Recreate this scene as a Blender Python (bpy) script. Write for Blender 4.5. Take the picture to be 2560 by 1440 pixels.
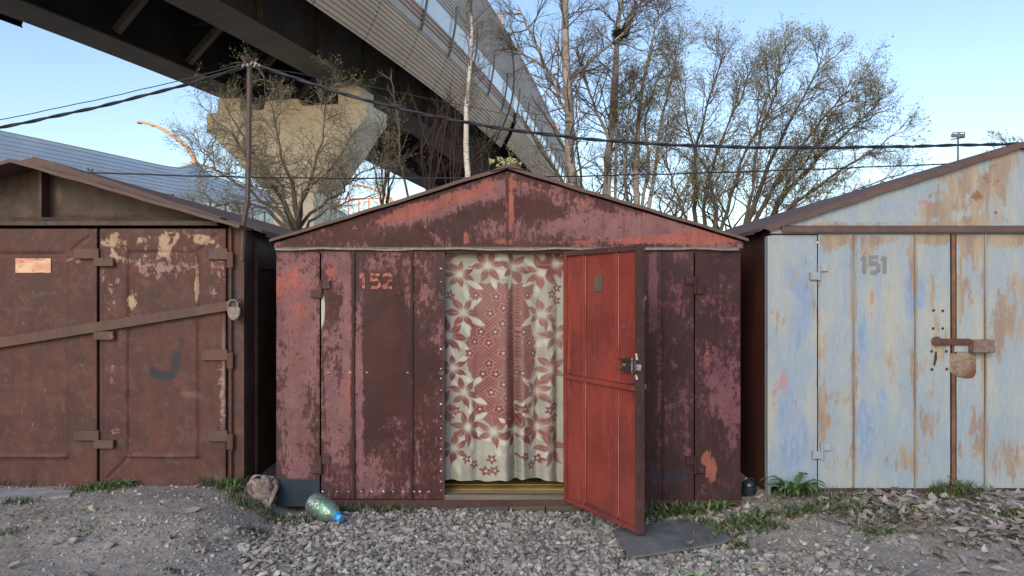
import bpy, bmesh, math, random
import numpy as np
from mathutils import Vector, Matrix, noise
R = math.radians
for o in list(bpy.data.objects): bpy.data.objects.remove(o)
sc = bpy.context.scene
COL = sc.collection
# ------------------------------------------------------------------ camera, sky, sun, exposure
F, D, EYE, HZ = 1849.0, 5.28, 1.53, 730.0      # focal length in photo pixels, camera distance, eye height, horizon row
cam = bpy.data.cameras.new('camera'); camo = bpy.data.objects.new('camera', cam); COL.objects.link(camo)
camo.location = (0, -D, EYE); camo.rotation_euler = (R(90), 0, 0)
cam.sensor_width = 36; cam.lens = F/2560*36; cam.shift_y = 10/2560; cam.clip_start = .05; cam.clip_end = 2000
sc.camera = camo
SUN_EL, SUN_AZ = R(28), R(-158)                 # azimuth from +Y towards +X: behind the camera, to the left
world = bpy.data.worlds.new('World'); sc.world = world; world.use_nodes = True
wn = world.node_tree; bg = wn.nodes['Background']
sky = wn.nodes.new('ShaderNodeTexSky'); sky.sky_type = 'NISHITA'; sky.sun_disc = False
sky.sun_elevation = SUN_EL; sky.sun_rotation = SUN_AZ; sky.air_density = 1.0; sky.dust_density = 1.2; sky.ozone_density = 1.3
wn.links.new(sky.outputs[0], bg.inputs[0]); bg.inputs[1].default_value = .15
sd = Vector((math.sin(SUN_AZ)*math.cos(SUN_EL), math.cos(SUN_AZ)*math.cos(SUN_EL), math.sin(SUN_EL)))
sl = bpy.data.lights.new('sun', 'SUN'); sl.energy = .85; sl.angle = R(28); sl.color = (1, .86, .70)
slo = bpy.data.objects.new('sun', sl); COL.objects.link(slo); slo.rotation_euler = sd.to_track_quat('Z', 'Y').to_euler()
sc.view_settings.view_transform = 'Standard'; sc.view_settings.look = 'None'
sc.view_settings.gamma = 1; sc.view_settings.use_curve_mapping = False; sc.view_settings.exposure = .75
sc.cycles.max_bounces = 6; sc.cycles.transparent_max_bounces = 12

# ------------------------------------------------------------------ helpers
def P(px, py, Y=0.0):
    d = Y + D
    return Vector(((px-1280)*d/F, Y, EYE-(py-HZ)*d/F))
def X0(px): return (px-1280)*D/F
def Z0(py): return EYE-(py-HZ)*D/F
def G(px, py, z=0.0):                            # point of the ground seen at a photo pixel
    d = (EYE-z)*F/(py-HZ)
    return Vector(((px-1280)*d/F, d-D, z))
def tag(o, label=None, cat=None, group=None, kind=None):
    if label: o['label'] = label
    if cat: o['category'] = cat
    if group: o['group'] = group
    if kind: o['kind'] = kind
    return o
def thing(name, label, cat, loc=(0, 0, 0), group=None):
    o = bpy.data.objects.new(name, None); COL.objects.link(o); o.location = loc; o.empty_display_size = .1
    return tag(o, label, cat, group)
def wloc(o):
    v = Vector((0, 0, 0))
    while o: v = v+o.location; o = o.parent
    return v
def link(name, me, mat, parent=None, loc=None):
    o = bpy.data.objects.new(name, me); COL.objects.link(o)
    if mat: me.materials.append(mat)
    if parent: o.parent = parent
    if loc is not None: o.location = loc
    return o
def np_mesh(name, V, Q, smooth=False, tri=None):
    me = bpy.data.meshes.new(name)
    V = np.asarray(V, np.float32); Q = np.asarray(Q, np.int32).reshape(-1, 4) if len(Q) else np.zeros((0, 4), np.int32)
    T = np.asarray(tri, np.int32).reshape(-1, 3) if tri is not None and len(tri) else np.zeros((0, 3), np.int32)
    me.vertices.add(len(V)); me.vertices.foreach_set('co', V.ravel())
    nl = Q.size+T.size
    me.loops.add(nl); me.loops.foreach_set('vertex_index', np.concatenate([Q.ravel(), T.ravel()]))
    me.polygons.add(len(Q)+len(T))
    st = np.concatenate([np.arange(len(Q))*4, Q.size+np.arange(len(T))*3]).astype(np.int32)
    me.polygons.foreach_set('loop_start', st)
    me.polygons.foreach_set('use_smooth', np.full(len(Q)+len(T), bool(smooth)))
    me.update(calc_edges=True)
    return me
class MB:
    def __init__(s): s.v = []; s.f = []
    def add(s, vs, fs):
        b = len(s.v); s.v += [tuple(v) for v in vs]; s.f += [tuple(i+b for i in f) for f in fs]; return s
    def box(s, x0, x1, y0, y1, z0, z1):
        return s.hexa([(x0, y0, z0), (x1, y0, z0), (x1, y1, z0), (x0, y1, z0), (x0, y0, z1), (x1, y0, z1), (x1, y1, z1), (x0, y1, z1)])
    def hexa(s, p):
        return s.add(p, [(0, 3, 2, 1), (4, 5, 6, 7), (0, 1, 5, 4), (1, 2, 6, 5), (2, 3, 7, 6), (3, 0, 4, 7)])
    def prism(s, poly, off):                     # poly: 3D points, off: extrusion vector
        n = len(poly); off = Vector(off); a = [Vector(p) for p in poly]
        return s.add(a+[p+off for p in a], [tuple(range(n))[::-1], tuple(range(n, 2*n))]+[(i, (i+1) % n, n+(i+1) % n, n+i) for i in range(n)])
    def tube(s, pts, rad, n=8, cap=True, up=None):
        pts = [Vector(p) for p in pts]; k = len(pts)
        if not hasattr(rad, '__len__'): rad = [rad]*k
        vs = []; ref = Vector(up) if up else None
        t = (pts[1]-pts[0]).normalized()
        if ref is None: ref = Vector((0, 0, 1)) if abs(t.z) < .9 else Vector((1, 0, 0))
        for i in range(k):
            t = (pts[min(i+1, k-1)]-pts[max(i-1, 0)]).normalized()
            a = (ref-t*ref.dot(t)).normalized(); b = t.cross(a); ref = a
            for j in range(n):
                w = 2*math.pi*j/n+math.pi/n
                vs.append(pts[i]+(a*math.cos(w)+b*math.sin(w))*rad[i])
        fs = [(i*n+j, i*n+(j+1) % n, (i+1)*n+(j+1) % n, (i+1)*n+j) for i in range(k-1) for j in range(n)]
        if cap: fs += [tuple(range(n))[::-1], tuple(range((k-1)*n, k*n))]
        return s.add(vs, fs)
    def lathe(s, prof, n=20, M=None):            # prof: (radius, height) along local z
        M = M or Matrix(); k = len(prof); vs = []
        for r, h in prof:
            for j in range(n):
                w = 2*math.pi*j/n; vs.append(M @ Vector((r*math.cos(w), r*math.sin(w), h)))
        fs = [(i*n+j, i*n+(j+1) % n, (i+1)*n+(j+1) % n, (i+1)*n+j) for i in range(k-1) for j in range(n)]
        return s.add(vs, fs)
    def build(s, name, mat, parent=None, smooth=False, bevel=0):
        me = bpy.data.meshes.new(name); w = wloc(parent) if parent else Vector((0, 0, 0))
        me.from_pydata([(v[0]-w.x, v[1]-w.y, v[2]-w.z) for v in s.v], [], s.f); me.update()
        bm = bmesh.new(); bm.from_mesh(me); bmesh.ops.recalc_face_normals(bm, faces=bm.faces)
        if bevel: bmesh.ops.bevel(bm, geom=list(bm.edges), offset=bevel, segments=1, affect='EDGES', clamp_overlap=True)
        if smooth:
            for f in bm.faces: f.smooth = True
            for e in bm.edges:
                if len(e.link_faces) == 2 and e.calc_face_angle(0) > R(40): e.smooth = False
        bm.to_mesh(me); bm.free()
        at = me.attributes.new('paint', 'FLOAT_COLOR', 'POINT'); at.data.foreach_set('color', np.zeros(len(me.vertices)*4, np.float32))
        return link(name, me, mat, parent)
def blobs(L):                                    # L: (channel, cx, cy, rx, ry, amp[, power]) in photo pixels of the front plane
    def f(px, py):
        out = np.zeros(px.shape+(4,), np.float32)
        for b in L:
            c, cx, cy, rx, ry, a = b[:6]; p = b[6] if len(b) > 6 else 1.0
            out[..., c] += a*np.exp(-(((px-cx)/rx)**2+((py-cy)/ry)**2)**p)
        return out
    return f
def vnoise(x, z, s, seed=0):                     # cheap smooth value noise on arrays
    x = x*s+seed*17.3; z = z*s+seed*9.1
    xi = np.floor(x); zi = np.floor(z); fx = x-xi; fz = z-zi; fx = fx*fx*(3-2*fx); fz = fz*fz*(3-2*fz)
    h = lambda a, b: np.modf(np.abs(np.sin(a*127.1+b*311.7+seed*3.7)*43758.5453))[0]
    return (h(xi, zi)*(1-fx)+h(xi+1, zi)*fx)*(1-fz)+(h(xi, zi+1)*(1-fx)+h(xi+1, zi+1)*fx)*fz
def sheet(name, x0, x1, zb, zt, y, mat, parent, step=.02, h=None, mask=None, th=.004, dent=.0025, xf=None):
    """sheet-metal panel in the XZ plane at depth y facing -Y; zb / zt are floats or functions of x; h(x,z) = relief towards the viewer"""
    w = wloc(parent) if parent else Vector((0, 0, 0))
    zbf = zb if callable(zb) else (lambda x: zb+0*x); ztf = zt if callable(zt) else (lambda x: zt+0*x)
    nx = max(2, int(abs(x1-x0)/step)+2); xs = np.linspace(x0, x1, nx)
    nz = max(2, int(np.max(ztf(xs)-zbf(xs))/step)+2); t = np.linspace(0, 1, nz)
    XX = np.repeat(xs[:, None], nz, 1); ZZ = zbf(xs)[:, None]+t[None]*(ztf(xs)-zbf(xs))[:, None]
    hh = (h(XX, ZZ) if h else 0*XX)+dent*(vnoise(XX, ZZ, 3.1, 1)-.5)*2
    YY = y-hh
    V = np.stack([XX, YY, ZZ], -1).reshape(-1, 3); idx = np.arange(nx*nz).reshape(nx, nz)
    Q = np.stack([idx[:-1, :-1], idx[1:, :-1], idx[1:, 1:], idx[:-1, 1:]], -1).reshape(-1, 4)
    loop = np.concatenate([idx[:-1, 0], idx[-1, :-1], idx[:0:-1, -1], idx[0, :0:-1]])
    B = V[loop].copy(); B[:, 1] += th; n0 = len(V); m = len(loop); bi = n0+np.arange(m)
    Qs = np.stack([loop, bi, np.roll(bi, -1), np.roll(loop, -1)], -1)
    c = np.array([[(x0+x1)/2, y+th, float(B[:, 2].mean())]]); Tb = np.stack([bi, np.full(m, n0+m), np.roll(bi, -1)], -1)
    V = np.concatenate([V, B, c])
    col = np.zeros((len(V), 4), np.float32)
    if mask is not None:
        px = V[:, 0]*F/D+1280; py = HZ-(V[:, 2]-EYE)*F/D
        col = mask(px, py)
    if xf: V = xf(V)
    me = np_mesh(name, V-np.array(w)[None], np.concatenate([Q, Qs]), True, Tb)
    at = me.attributes.new('paint', 'FLOAT_COLOR', 'POINT'); at.data.foreach_set('color', col.astype(np.float32).ravel())
    bm = bmesh.new(); bm.from_mesh(me)
    for e in bm.edges:
        if len(e.link_faces) == 2 and e.calc_face_angle(0) > R(50): e.smooth = False
    bm.to_mesh(me); bm.free()
    return link(name, me, mat, parent)

# ------------------------------------------------------------------ materials
class NT:
    def __init__(s, name):
        s.m = bpy.data.materials.new(name); s.m.use_nodes = True; s.t = s.m.node_tree; s.b = s.t.nodes['Principled BSDF']
        s.co = s.t.nodes.new('ShaderNodeTexCoord').outputs['Object']
    def n(s, ty, **kw):
        x = s.t.nodes.new(ty)
        for k, v in kw.items(): setattr(x, k, v)
        return x
    def put(s, sock, v):
        if isinstance(v, bpy.types.NodeSocket): s.t.links.new(v, sock)
        elif isinstance(v, (tuple, list)) and len(v) == 3 and sock.type == 'RGBA': sock.default_value = (*v, 1)
        else: sock.default_value = v
    def math(s, op, a, b=0.0, clamp=False):
        x = s.n('ShaderNodeMath', operation=op, use_clamp=clamp); s.put(x.inputs[0], a); s.put(x.inputs[1], b); return x.outputs[0]
    def add(s, a, b): return s.math('ADD', a, b)
    def mul(s, a, b): return s.math('MULTIPLY', a, b)
    def mapv(s, sc=(1, 1, 1), loc=(0, 0, 0), co=None):
        x = s.n('ShaderNodeMapping'); s.put(x.inputs[0], co or s.co); x.inputs['Scale'].default_value = sc; x.inputs['Location'].default_value = loc; return x.outputs[0]
    def noise(s, scale, detail=6, rough=.6, dist=0.0, co=None, stretch=None, loc=(0, 0, 0)):
        x = s.n('ShaderNodeTexNoise'); c = co or s.co
        if stretch or loc != (0, 0, 0): c = s.mapv(stretch or (1, 1, 1), loc, c)
        s.put(x.inputs['Vector'], c); x.inputs['Scale'].default_value = scale; x.inputs['Detail'].default_value = detail
        x.inputs['Roughness'].default_value = rough; x.inputs['Distortion'].default_value = dist
        return x.outputs['Fac'] if 'Fac' in x.outputs else x.outputs[0]
    def voro(s, scale, feature='F1', co=None, out='Distance'):
        x = s.n('ShaderNodeTexVoronoi', feature=feature); s.put(x.inputs['Vector'], co or s.co); x.inputs['Scale'].default_value = scale; return x.outputs[out]
    def step(s, v, a, b, lo=0.0, hi=1.0):
        x = s.n('ShaderNodeMapRange', interpolation_type='SMOOTHSTEP'); s.put(x.inputs['Value'], v)
        x.inputs['From Min'].default_value = a; x.inputs['From Max'].default_value = b; x.inputs['To Min'].default_value = lo; x.inputs['To Max'].default_value = hi
        return x.outputs[0]
    def mix(s, f, a, b, mode='MIX'):
        x = s.n('ShaderNodeMix', data_type='RGBA', blend_type=mode); s.put(x.inputs[0], f); s.put(x.inputs[6], a); s.put(x.inputs[7], b); return x.outputs[2]
    def attr(s, name='paint'):
        a = s.n('ShaderNodeAttribute', attribute_name=name); sp = s.n('ShaderNodeSeparateColor'); s.t.links.new(a.outputs['Color'], sp.inputs[0])
        return sp.outputs[0], sp.outputs[1], sp.outputs[2], a.outputs['Alpha']
    def bump(s, h, dist=.002, strength=1.0):
        x = s.n('ShaderNodeBump'); x.inputs['Distance'].default_value = dist; x.inputs['Strength'].default_value = strength
        s.put(x.inputs['Height'], h); s.put(s.b.inputs['Normal'], x.outputs[0])
    def done(s, col, rough=.6, spec=.35, metal=0.0):
        s.put(s.b.inputs['Base Color'], col); s.put(s.b.inputs['Roughness'], rough); s.b.inputs['Specular IOR Level'].default_value = spec
        s.b.inputs['Metallic'].default_value = metal
        return s.m
def peel(name, base, l1, l2, soot=(.012, .017, .025), t1=.572, t2=.66, sc=1.0, off=(0, 0, 0), dirt=.35):
    s = NT(name); r, g, b, a = s.attr()
    n1 = s.noise(5.0*sc, 11, .68, .4, loc=off); n2 = s.noise(30*sc, 8, .72, .2, stretch=(1, 1, .25), loc=off); nf = s.noise(32, 10, .76, .3, stretch=(1, 1, .6))
    v1 = s.add(s.add(s.add(s.mul(n1, .38), s.mul(n2, .24)), s.mul(nf, .38)), s.mul(r, .80))
    m1 = s.step(v1, t1-.026, t1-.014)
    n3 = s.noise(4.0*sc, 8, .6, .6, stretch=(1, 1, .6), loc=(7, 3, 1)); n4 = s.noise(33, 6, .7, stretch=(1, 1, .4), loc=(1, 2, 8))
    v2 = s.add(s.add(s.add(s.mul(n3, .5), s.mul(n4, .25)), s.mul(nf, .25)), s.mul(g, .9)); m2 = s.step(v2, t2-.025, t2+.0)
    lo = s.noise(2.2, 4, .6, loc=(3, 9, 4)); fi = s.noise(160, 3, .6)
    bvar = s.mix(s.step(lo, .3, .7), base, tuple(c*.62 for c in base))
    bvar = s.mix(s.mul(s.step(s.noise(14, 8, .75, stretch=(1, 1, .3), loc=(5, 5, 5)), .52, .72), .5), bvar, (base[0]*1.5, base[1]*1.6, base[2]*1.6))
    p1 = s.mix(s.step(s.noise(7, 7, .7, loc=(2, 2, 2)), .35, .68), l1, (l1[0]*.72, l1[1]*.66, l1[2]*.72))
    c = s.mix(s.mul(s.step(v1, t1-.085, t1-.03), .26), bvar, p1)
    c = s.mix(m1, c, p1)
    p2 = s.mix(s.step(s.noise(9, 6, .7, stretch=(1, 1, .5), loc=(4, 1, 0)), .35, .7), l2, (l2[0]*.7, l2[1]*.8, l2[2]*.85))
    c = s.mix(s.mul(m2, .92), c, p2)
    # dark chips and scratches, grey film of dust
    ch = s.step(s.add(s.mul(s.noise(38, 9, .75, .4, loc=(9, 1, 3)), .8), s.mul(n1, .2)), .565, .59)
    c = s.mix(s.mul(ch, .75), c, tuple(x*.7 for x in base))
    c = s.mix(s.mul(s.step(s.noise(3.2, 6, .65, stretch=(1, 1, .35), loc=(8, 8, 1)), .45, .75), dirt), c, (.055, .036, .035))
    run = s.step(s.add(s.mul(s.noise(26, 7, .7, .15, stretch=(1, 1, .045), loc=(6, 2, 2)), .8), s.mul(lo, .2)), .53, .66); c = s.mix(s.mul(run, .42), c, (.045, .024, .021))
    so = s.step(s.add(b, s.mul(s.add(lo, -.5), .9)), .25, .75)
    c = s.mix(so, c, s.mix(s.noise(30, 5, .7, stretch=(.3, 1, 1)), soot, tuple(x*2.8 for x in soot)))
    au = s.step(s.add(a, s.mul(s.add(n2, -.5), .9)), .35, .6)
    c = s.mix(au, c, s.mix(s.noise(12, 5), (.34, .33, .27), (.46, .45, .40)))
    c = s.mix(.18, c, s.mix(fi, (0, 0, 0), (1, 1, 1)), 'OVERLAY')
    s.bump(s.add(s.add(s.mul(m1, .5), s.mul(m2, .5)), s.mul(nf, .5)), .0012, .7)
    return s.done(c, s.step(n1, .3, .7, .5, .75), .22)
def rust(name, c0=(.056, .026, .023), c1=(.096, .041, .035), off=(0, 0, 0)):
    s = NT(name); r, g, b, a = s.attr()
    n1 = s.noise(3.4, 9, .65, .3, loc=off); n2 = s.noise(22, 8, .72, stretch=(1, 1, .25)); sp = s.noise(120, 4, .75)
    c = s.mix(s.step(s.add(s.mul(n1, .7), s.mul(n2, .3)), .38, .62), c0, c1)
    c = s.mix(s.mul(s.step(s.noise(6, 8, .7, loc=(3, 1, 2)), .50, .66), .5), c, (.14, .055, .036))
    c = s.mix(s.mul(s.step(s.noise(9, 9, .78, .5, loc=(1, 6, 2)), .52, .58), .6), c, (.10, .062, .060))
    c = s.mix(s.mul(s.step(sp, .54, .70), .5), c, (.045, .022, .018))
    nn = s.add(s.mul(s.noise(8, 10, .7, .5, loc=(4, 4, 4)), .7), s.mul(n2, .3))
    cream = s.step(s.add(nn, r), .62, .68); wh = s.step(s.add(nn, r), .80, .92)
    c = s.mix(s.mul(cream, .85), c, s.mix(s.noise(16, 6, .7), (.36, .22, .12), (.42, .34, .25)))
    c = s.mix(wh, c, (.44, .50, .53))
    fl = s.step(s.add(s.add(s.mul(s.noise(17, 10, .78, .4, loc=(2, 7, 2)), .75), s.mul(n2, .25)), g), .625, .645)
    c = s.mix(s.mul(fl, .8), c, (.30, .18, .165))
    gr = s.step(s.add(b, s.mul(s.add(n2, -.5), .5)), .3, .75)
    c = s.mix(s.mul(gr, .92), c, (.022, .032, .045))
    c = s.mix(s.mul(s.step(s.add(a, s.mul(s.add(n1, -.5), .8)), .2, .9), .7), c, (.27, .22, .19))
    c = s.mix(.15, c, s.mix(s.noise(200, 2), (0, 0, 0), (1, 1, 1)), 'OVERLAY')
    s.bump(s.add(s.mul(sp, .6), s.mul(s.add(fl, cream), .5)), .0014, .7)
    return s.done(c, s.step(n1, .3, .7, .52, .75), .25)
def blue_paint(name):
    s = NT(name); r, g, b, a = s.attr()
    n1 = s.noise(2.6, 6, .6, .3, stretch=(1, 1, .5)); st = s.noise(34, 10, .78, .4, stretch=(1, 1, .17)); st2 = s.noise(9, 8, .7, .3, stretch=(1, 1, .16), loc=(3, 3, 3))
    c = s.mix(s.step(s.add(s.mul(n1, .6), s.mul(st2, .4)), .34, .56), (.325, .335, .30), (.225, .29, .35))
    c = s.mix(s.mul(s.step(st, .45, .65), .45), c, (.38, .395, .37))
    bl = s.step(s.add(s.add(s.mul(s.noise(5, 7, .65, .5, stretch=(1, 1, .35), loc=(5, 0, 2)), .6), s.mul(st, .4)), r), .54, .66)
    c = s.mix(s.mul(bl, .85), c, s.mix(s.step(st, .4, .6), (.15, .225, .38), (.235, .31, .42)))
    ru = s.step(s.add(s.add(s.mul(st, .55), s.mul(s.noise(3.6, 8, .7, .6, stretch=(1, 1, .5), loc=(1, 8, 2)), .45)), g), .556, .588)
    c = s.mix(s.mul(ru, .72), c, s.mix(s.step(st2, .4, .6), (.315, .235, .135), (.225, .125, .07)))
    rd = s.step(s.add(s.add(s.mul(st, .5), s.mul(s.noise(11, 8, .75, .5, loc=(2, 2, 6)), .5)), a), .66, .72)
    c = s.mix(s.mul(rd, .7), c, (.36, .16, .14))
    de = s.step(s.add(b, s.mul(s.add(s.noise(16, 9, .75, .4, loc=(6, 1, 1)), -.5), 1.6)), .38, .55)
    c = s.mix(s.mul(de, .9), c, s.mix(s.noise(40, 6, .7), (.10, .035, .022), (.30, .14, .07)))
    spk = s.step(s.noise(60, 6, .8, loc=(1, 1, 9)), .60, .635); c = s.mix(s.mul(spk, .6), c, (.25, .13, .08))
    s.bump(s.add(s.mul(st, .8), s.mul(s.add(ru, de), -.3)), .0015, .6)
    return s.done(c, .62, .35)
def simple(name, c0, c1=None, sc=8.0, rough=.7, spec=.3, metal=0.0, bump=0.0, stretch=None, detail=6, c2=None, bsc=60):
    s = NT(name); c1 = c1 or tuple(x*.7 for x in c0)
    n = s.noise(sc, detail, .65, .2, stretch=stretch); c = s.mix(s.step(n, .35, .65), c0, c1)
    if c2: c = s.mix(s.step(s.noise(sc*2.3, 8, .7, .4, stretch=stretch, loc=(4, 2, 7)), .56, .64), c, c2)
    if bump: s.bump(s.noise(bsc, 6, .7, stretch=stretch), bump, .8)
    return s.done(c, rough, spec, metal)
MAROON, PINK, RED = (.056, .0195, .0185), (.215, .104, .107), (.315, .092, .074)
M = {}
M['center'] = peel('peeling_maroon_paint', MAROON, PINK, RED)
M['center_dark'] = peel('peeling_shade_toned_maroon_paint', (.042, .0165, .0185), (.15, .062, .078), (.30, .10, .07), t1=.59, t2=.69, off=(3, 0, 5))  # maroon paint with the right leaf's shade put in as a darker tone
M['red_inner'] = peel('red_inner_door_paint', (.24, .046, .036), (.23, .06, .05), (.285, .064, .047), t1=.60, t2=.60, dirt=.55)
M['frame_brown'] = peel('worn_brown_frame_paint', (.075, .040, .036), (.17, .095, .09), (.26, .10, .08), t1=.60, t2=.72)
M['rust'] = rust('rusty_brown_steel')
M['rust_dark'] = rust('dark_rusty_steel', (.055, .030, .025), (.095, .046, .037), (2, 5, 1))
M['rust_olive'] = rust('shaded_rusty_olive_gable', (.042, .027, .020), (.074, .062, .050), (6, 1, 1))  # rusty olive darkened to hold the roof overhang's shade on the gable
M['roof'] = rust('brown_roof_steel', (.085, .055, .050), (.125, .085, .078), (1, 1, 7))
M['rust_bar'] = rust('worn_brown_bar_steel', (.075, .044, .036), (.118, .072, .058), (7, 7, 2))
M['blue'] = blue_paint('weathered_blue_cream_paint')
M['worn'] = simple('pale_pink_edge', (.40, .20, .17), (.24, .06, .048), 14, .6, .3, stretch=(1, 1, .15))
M['iron'] = simple('old_iron', (.085, .052, .044), (.05, .032, .028), 30, .6, .4, bump=.001, c2=(.15, .08, .055))
M['iron_grey'] = simple('grey_padlock_iron', (.20, .18, .165), (.12, .10, .09), 40, .5, .5, bump=.0008)
M['black_iron'] = simple('black_lock_iron', (.02, .02, .022), (.035, .03, .03), 40, .4, .5)
M['bright'] = simple('bright_weld_metal', (.55, .57, .62), (.30, .30, .32), 60, .35, .5, .5)
M['side'] = simple('dark_side_wall_paint', (.060, .028, .026), (.035, .02, .02), 3, .65, .3, stretch=(1, 1, .3), c2=(.10, .05, .045))
M['side_red'] = simple('dark_red_side_wall_paint', (.085, .025, .02), (.05, .018, .016), 4, .65, .3, stretch=(1, 1, .3))
M['wood_old'] = simple('old_grey_wood', (.20, .17, .14), (.09, .075, .065), 14, .85, .15, bump=.002, stretch=(.08, 1, 1))
M['beam'] = simple('charred_timber', (.045, .038, .034), (.10, .085, .07), 16, .9, .15, bump=.003, stretch=(.1, 1, 1))
M['num_orange'] = simple('worn_orange_number_paint', (.44, .17, .12), (.075, .028, .025), 34, .75, .15, c2=(.22, .09, .10), detail=9)
M['num_grey'] = simple('faded_grey_number_paint', (.15, .155, .17), (.19, .20, .215), 30, .7, .2, c2=(.24, .27, .29))
M['plate'] = simple('copper_coloured_plate', (.50, .22, .13), (.62, .42, .28), 16, .5, .4, stretch=(.3, 1, 1), c2=(.30, .11, .07))
M['darkgrey_plate'] = simple('grey_sticker', (.115, .085, .07), (.09, .066, .056), 12, .7, .3)
M['interior'] = simple('dark_interior', (.03, .025, .022), (.02, .018, .016), 4, .9, .1)
def floor_mat():
    s = NT('ochre_floor_boards'); n = s.noise(10, 8, .7, .4, stretch=(.07, 1, 1)); k = s.noise(5, 5, .6, stretch=(.2, 1, 1), loc=(2, 1, 1))
    c = s.mix(s.step(n, .35, .65), (.60, .44, .17), (.40, .28, .10)); c = s.mix(s.mul(s.step(k, .5, .7), .5), c, (.50, .43, .28))
    s.bump(n, .002, .6); return s.done(c, .6, .3)
M['floor'] = floor_mat()
# bridge
M['girder_shade'] = simple('shade_toned_girder_steel', (.05, .05, .046), (.032, .033, .032), .9, .7, .2)  # girder steel darkened to hold the shade under the deck
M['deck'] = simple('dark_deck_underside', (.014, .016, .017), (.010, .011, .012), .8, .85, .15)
M['girder'] = simple('olive_grey_girder_steel', (.15, .135, .108), (.105, .096, .08), .9, .6, .3, c2=(.13, .10, .078))
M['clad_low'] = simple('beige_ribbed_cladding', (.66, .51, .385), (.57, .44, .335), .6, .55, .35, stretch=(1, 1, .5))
M['clad_mid'] = simple('rosy_ribbed_cladding', (.52, .355, .295), (.44, .30, .25), .6, .55, .35)
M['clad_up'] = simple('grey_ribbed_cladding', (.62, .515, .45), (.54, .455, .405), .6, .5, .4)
M['clad_blue'] = simple('blue_grey_ribbed_cladding', (.80, .83, .88), (.72, .75, .80), .4, .42, .5, .55)
M['strip'] = simple('pale_grey_strip', (.56, .50, .455), (.48, .44, .41), 1.5, .5, .4)
M['post'] = simple('dark_barrier_post', (.10, .095, .095), (.06, .058, .058), 2, .5, .4)
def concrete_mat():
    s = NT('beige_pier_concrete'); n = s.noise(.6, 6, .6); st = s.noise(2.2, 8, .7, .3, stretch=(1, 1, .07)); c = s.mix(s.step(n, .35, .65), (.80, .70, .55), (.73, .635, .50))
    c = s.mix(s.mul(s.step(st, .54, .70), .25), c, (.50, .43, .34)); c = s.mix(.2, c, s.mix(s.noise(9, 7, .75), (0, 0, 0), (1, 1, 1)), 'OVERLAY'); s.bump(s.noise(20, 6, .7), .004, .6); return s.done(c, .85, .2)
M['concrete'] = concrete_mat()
M['lamp'] = simple('orange_lamp_paint', (.78, .42, .20), (.72, .38, .19), 1, .5, .4)
M['lamp_head'] = simple('grey_lamp_head', (.15, .15, .16), None, 4, .4, .4)
M['gantry'] = simple('orange_gantry_paint', (.80, .36, .18), (.70, .30, .15), 1, .6, .3)
def pane_mat(name, tint, op):
    m = bpy.data.materials.new(name); m.use_nodes = True; t = m.node_tree; t.nodes.clear()
    o = t.nodes.new('ShaderNodeOutputMaterial'); mx = t.nodes.new('ShaderNodeMixShader'); tr = t.nodes.new('ShaderNodeBsdfTransparent'); p = t.nodes.new('ShaderNodeBsdfPrincipled')
    tr.inputs[0].default_value = (*tint, 1); p.inputs['Base Color'].default_value = (*tint, 1); p.inputs['Roughness'].default_value = .12
    n = t.nodes.new('ShaderNodeTexNoise'); n.inputs['Scale'].default_value = 1.3; n.inputs['Detail'].default_value = 6
    mr = t.nodes.new('ShaderNodeMapRange'); mr.inputs['From Min'].default_value = .35; mr.inputs['From Max'].default_value = .7; mr.inputs['To Min'].default_value = op-.15; mr.inputs['To Max'].default_value = op+.2
    t.links.new(n.outputs[0], mr.inputs[0]); t.links.new(mr.outputs[0], mx.inputs[0]); t.links.new(tr.outputs[0], mx.inputs[1]); t.links.new(p.outputs[0], mx.inputs[2]); t.links.new(mx.outputs[0], o.inputs[0])
    return m
M['pane'] = pane_mat('frosted_barrier_glass', (.74, .74, .70), .82)
M['cable'] = simple('black_cable', (.018, .018, .024), (.03, .03, .036), 30, .5, .4)
M['wire'] = simple('grey_wire', (.06, .06, .065), None, 20, .5, .4)
M['cloth_white'] = simple('pale_binding', (.42, .40, .36), (.25, .23, .2), 40, .8, .1)
M['rubber'] = simple('grey_rubber_mat', (.095, .099, .104), (.14, .143, .148), 9, .7, .3, bump=.001, c2=(.155, .157, .16))
M['rag'] = simple('brown_grey_rag', (.27, .215, .185), (.15, .115, .10), 12, .9, .1, bump=.002, c2=(.35, .29, .25))
M['canister'] = simple('dark_green_plastic', (.012, .02, .022), (.02, .03, .032), 10, .25, .5)
M['cap_blue'] = simple('sky_blue_plastic', (.06, .36, .74), (.05, .30, .66), 20, .35, .5)
M['slab'] = simple('pale_concrete_slab', (.34, .335, .34), (.25, .245, .25), 9, .9, .15, bump=.004, c2=(.20, .19, .18))
M['moss'] = simple('moss', (.09, .10, .03), (.16, .12, .04), 40, .9, .1)
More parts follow.
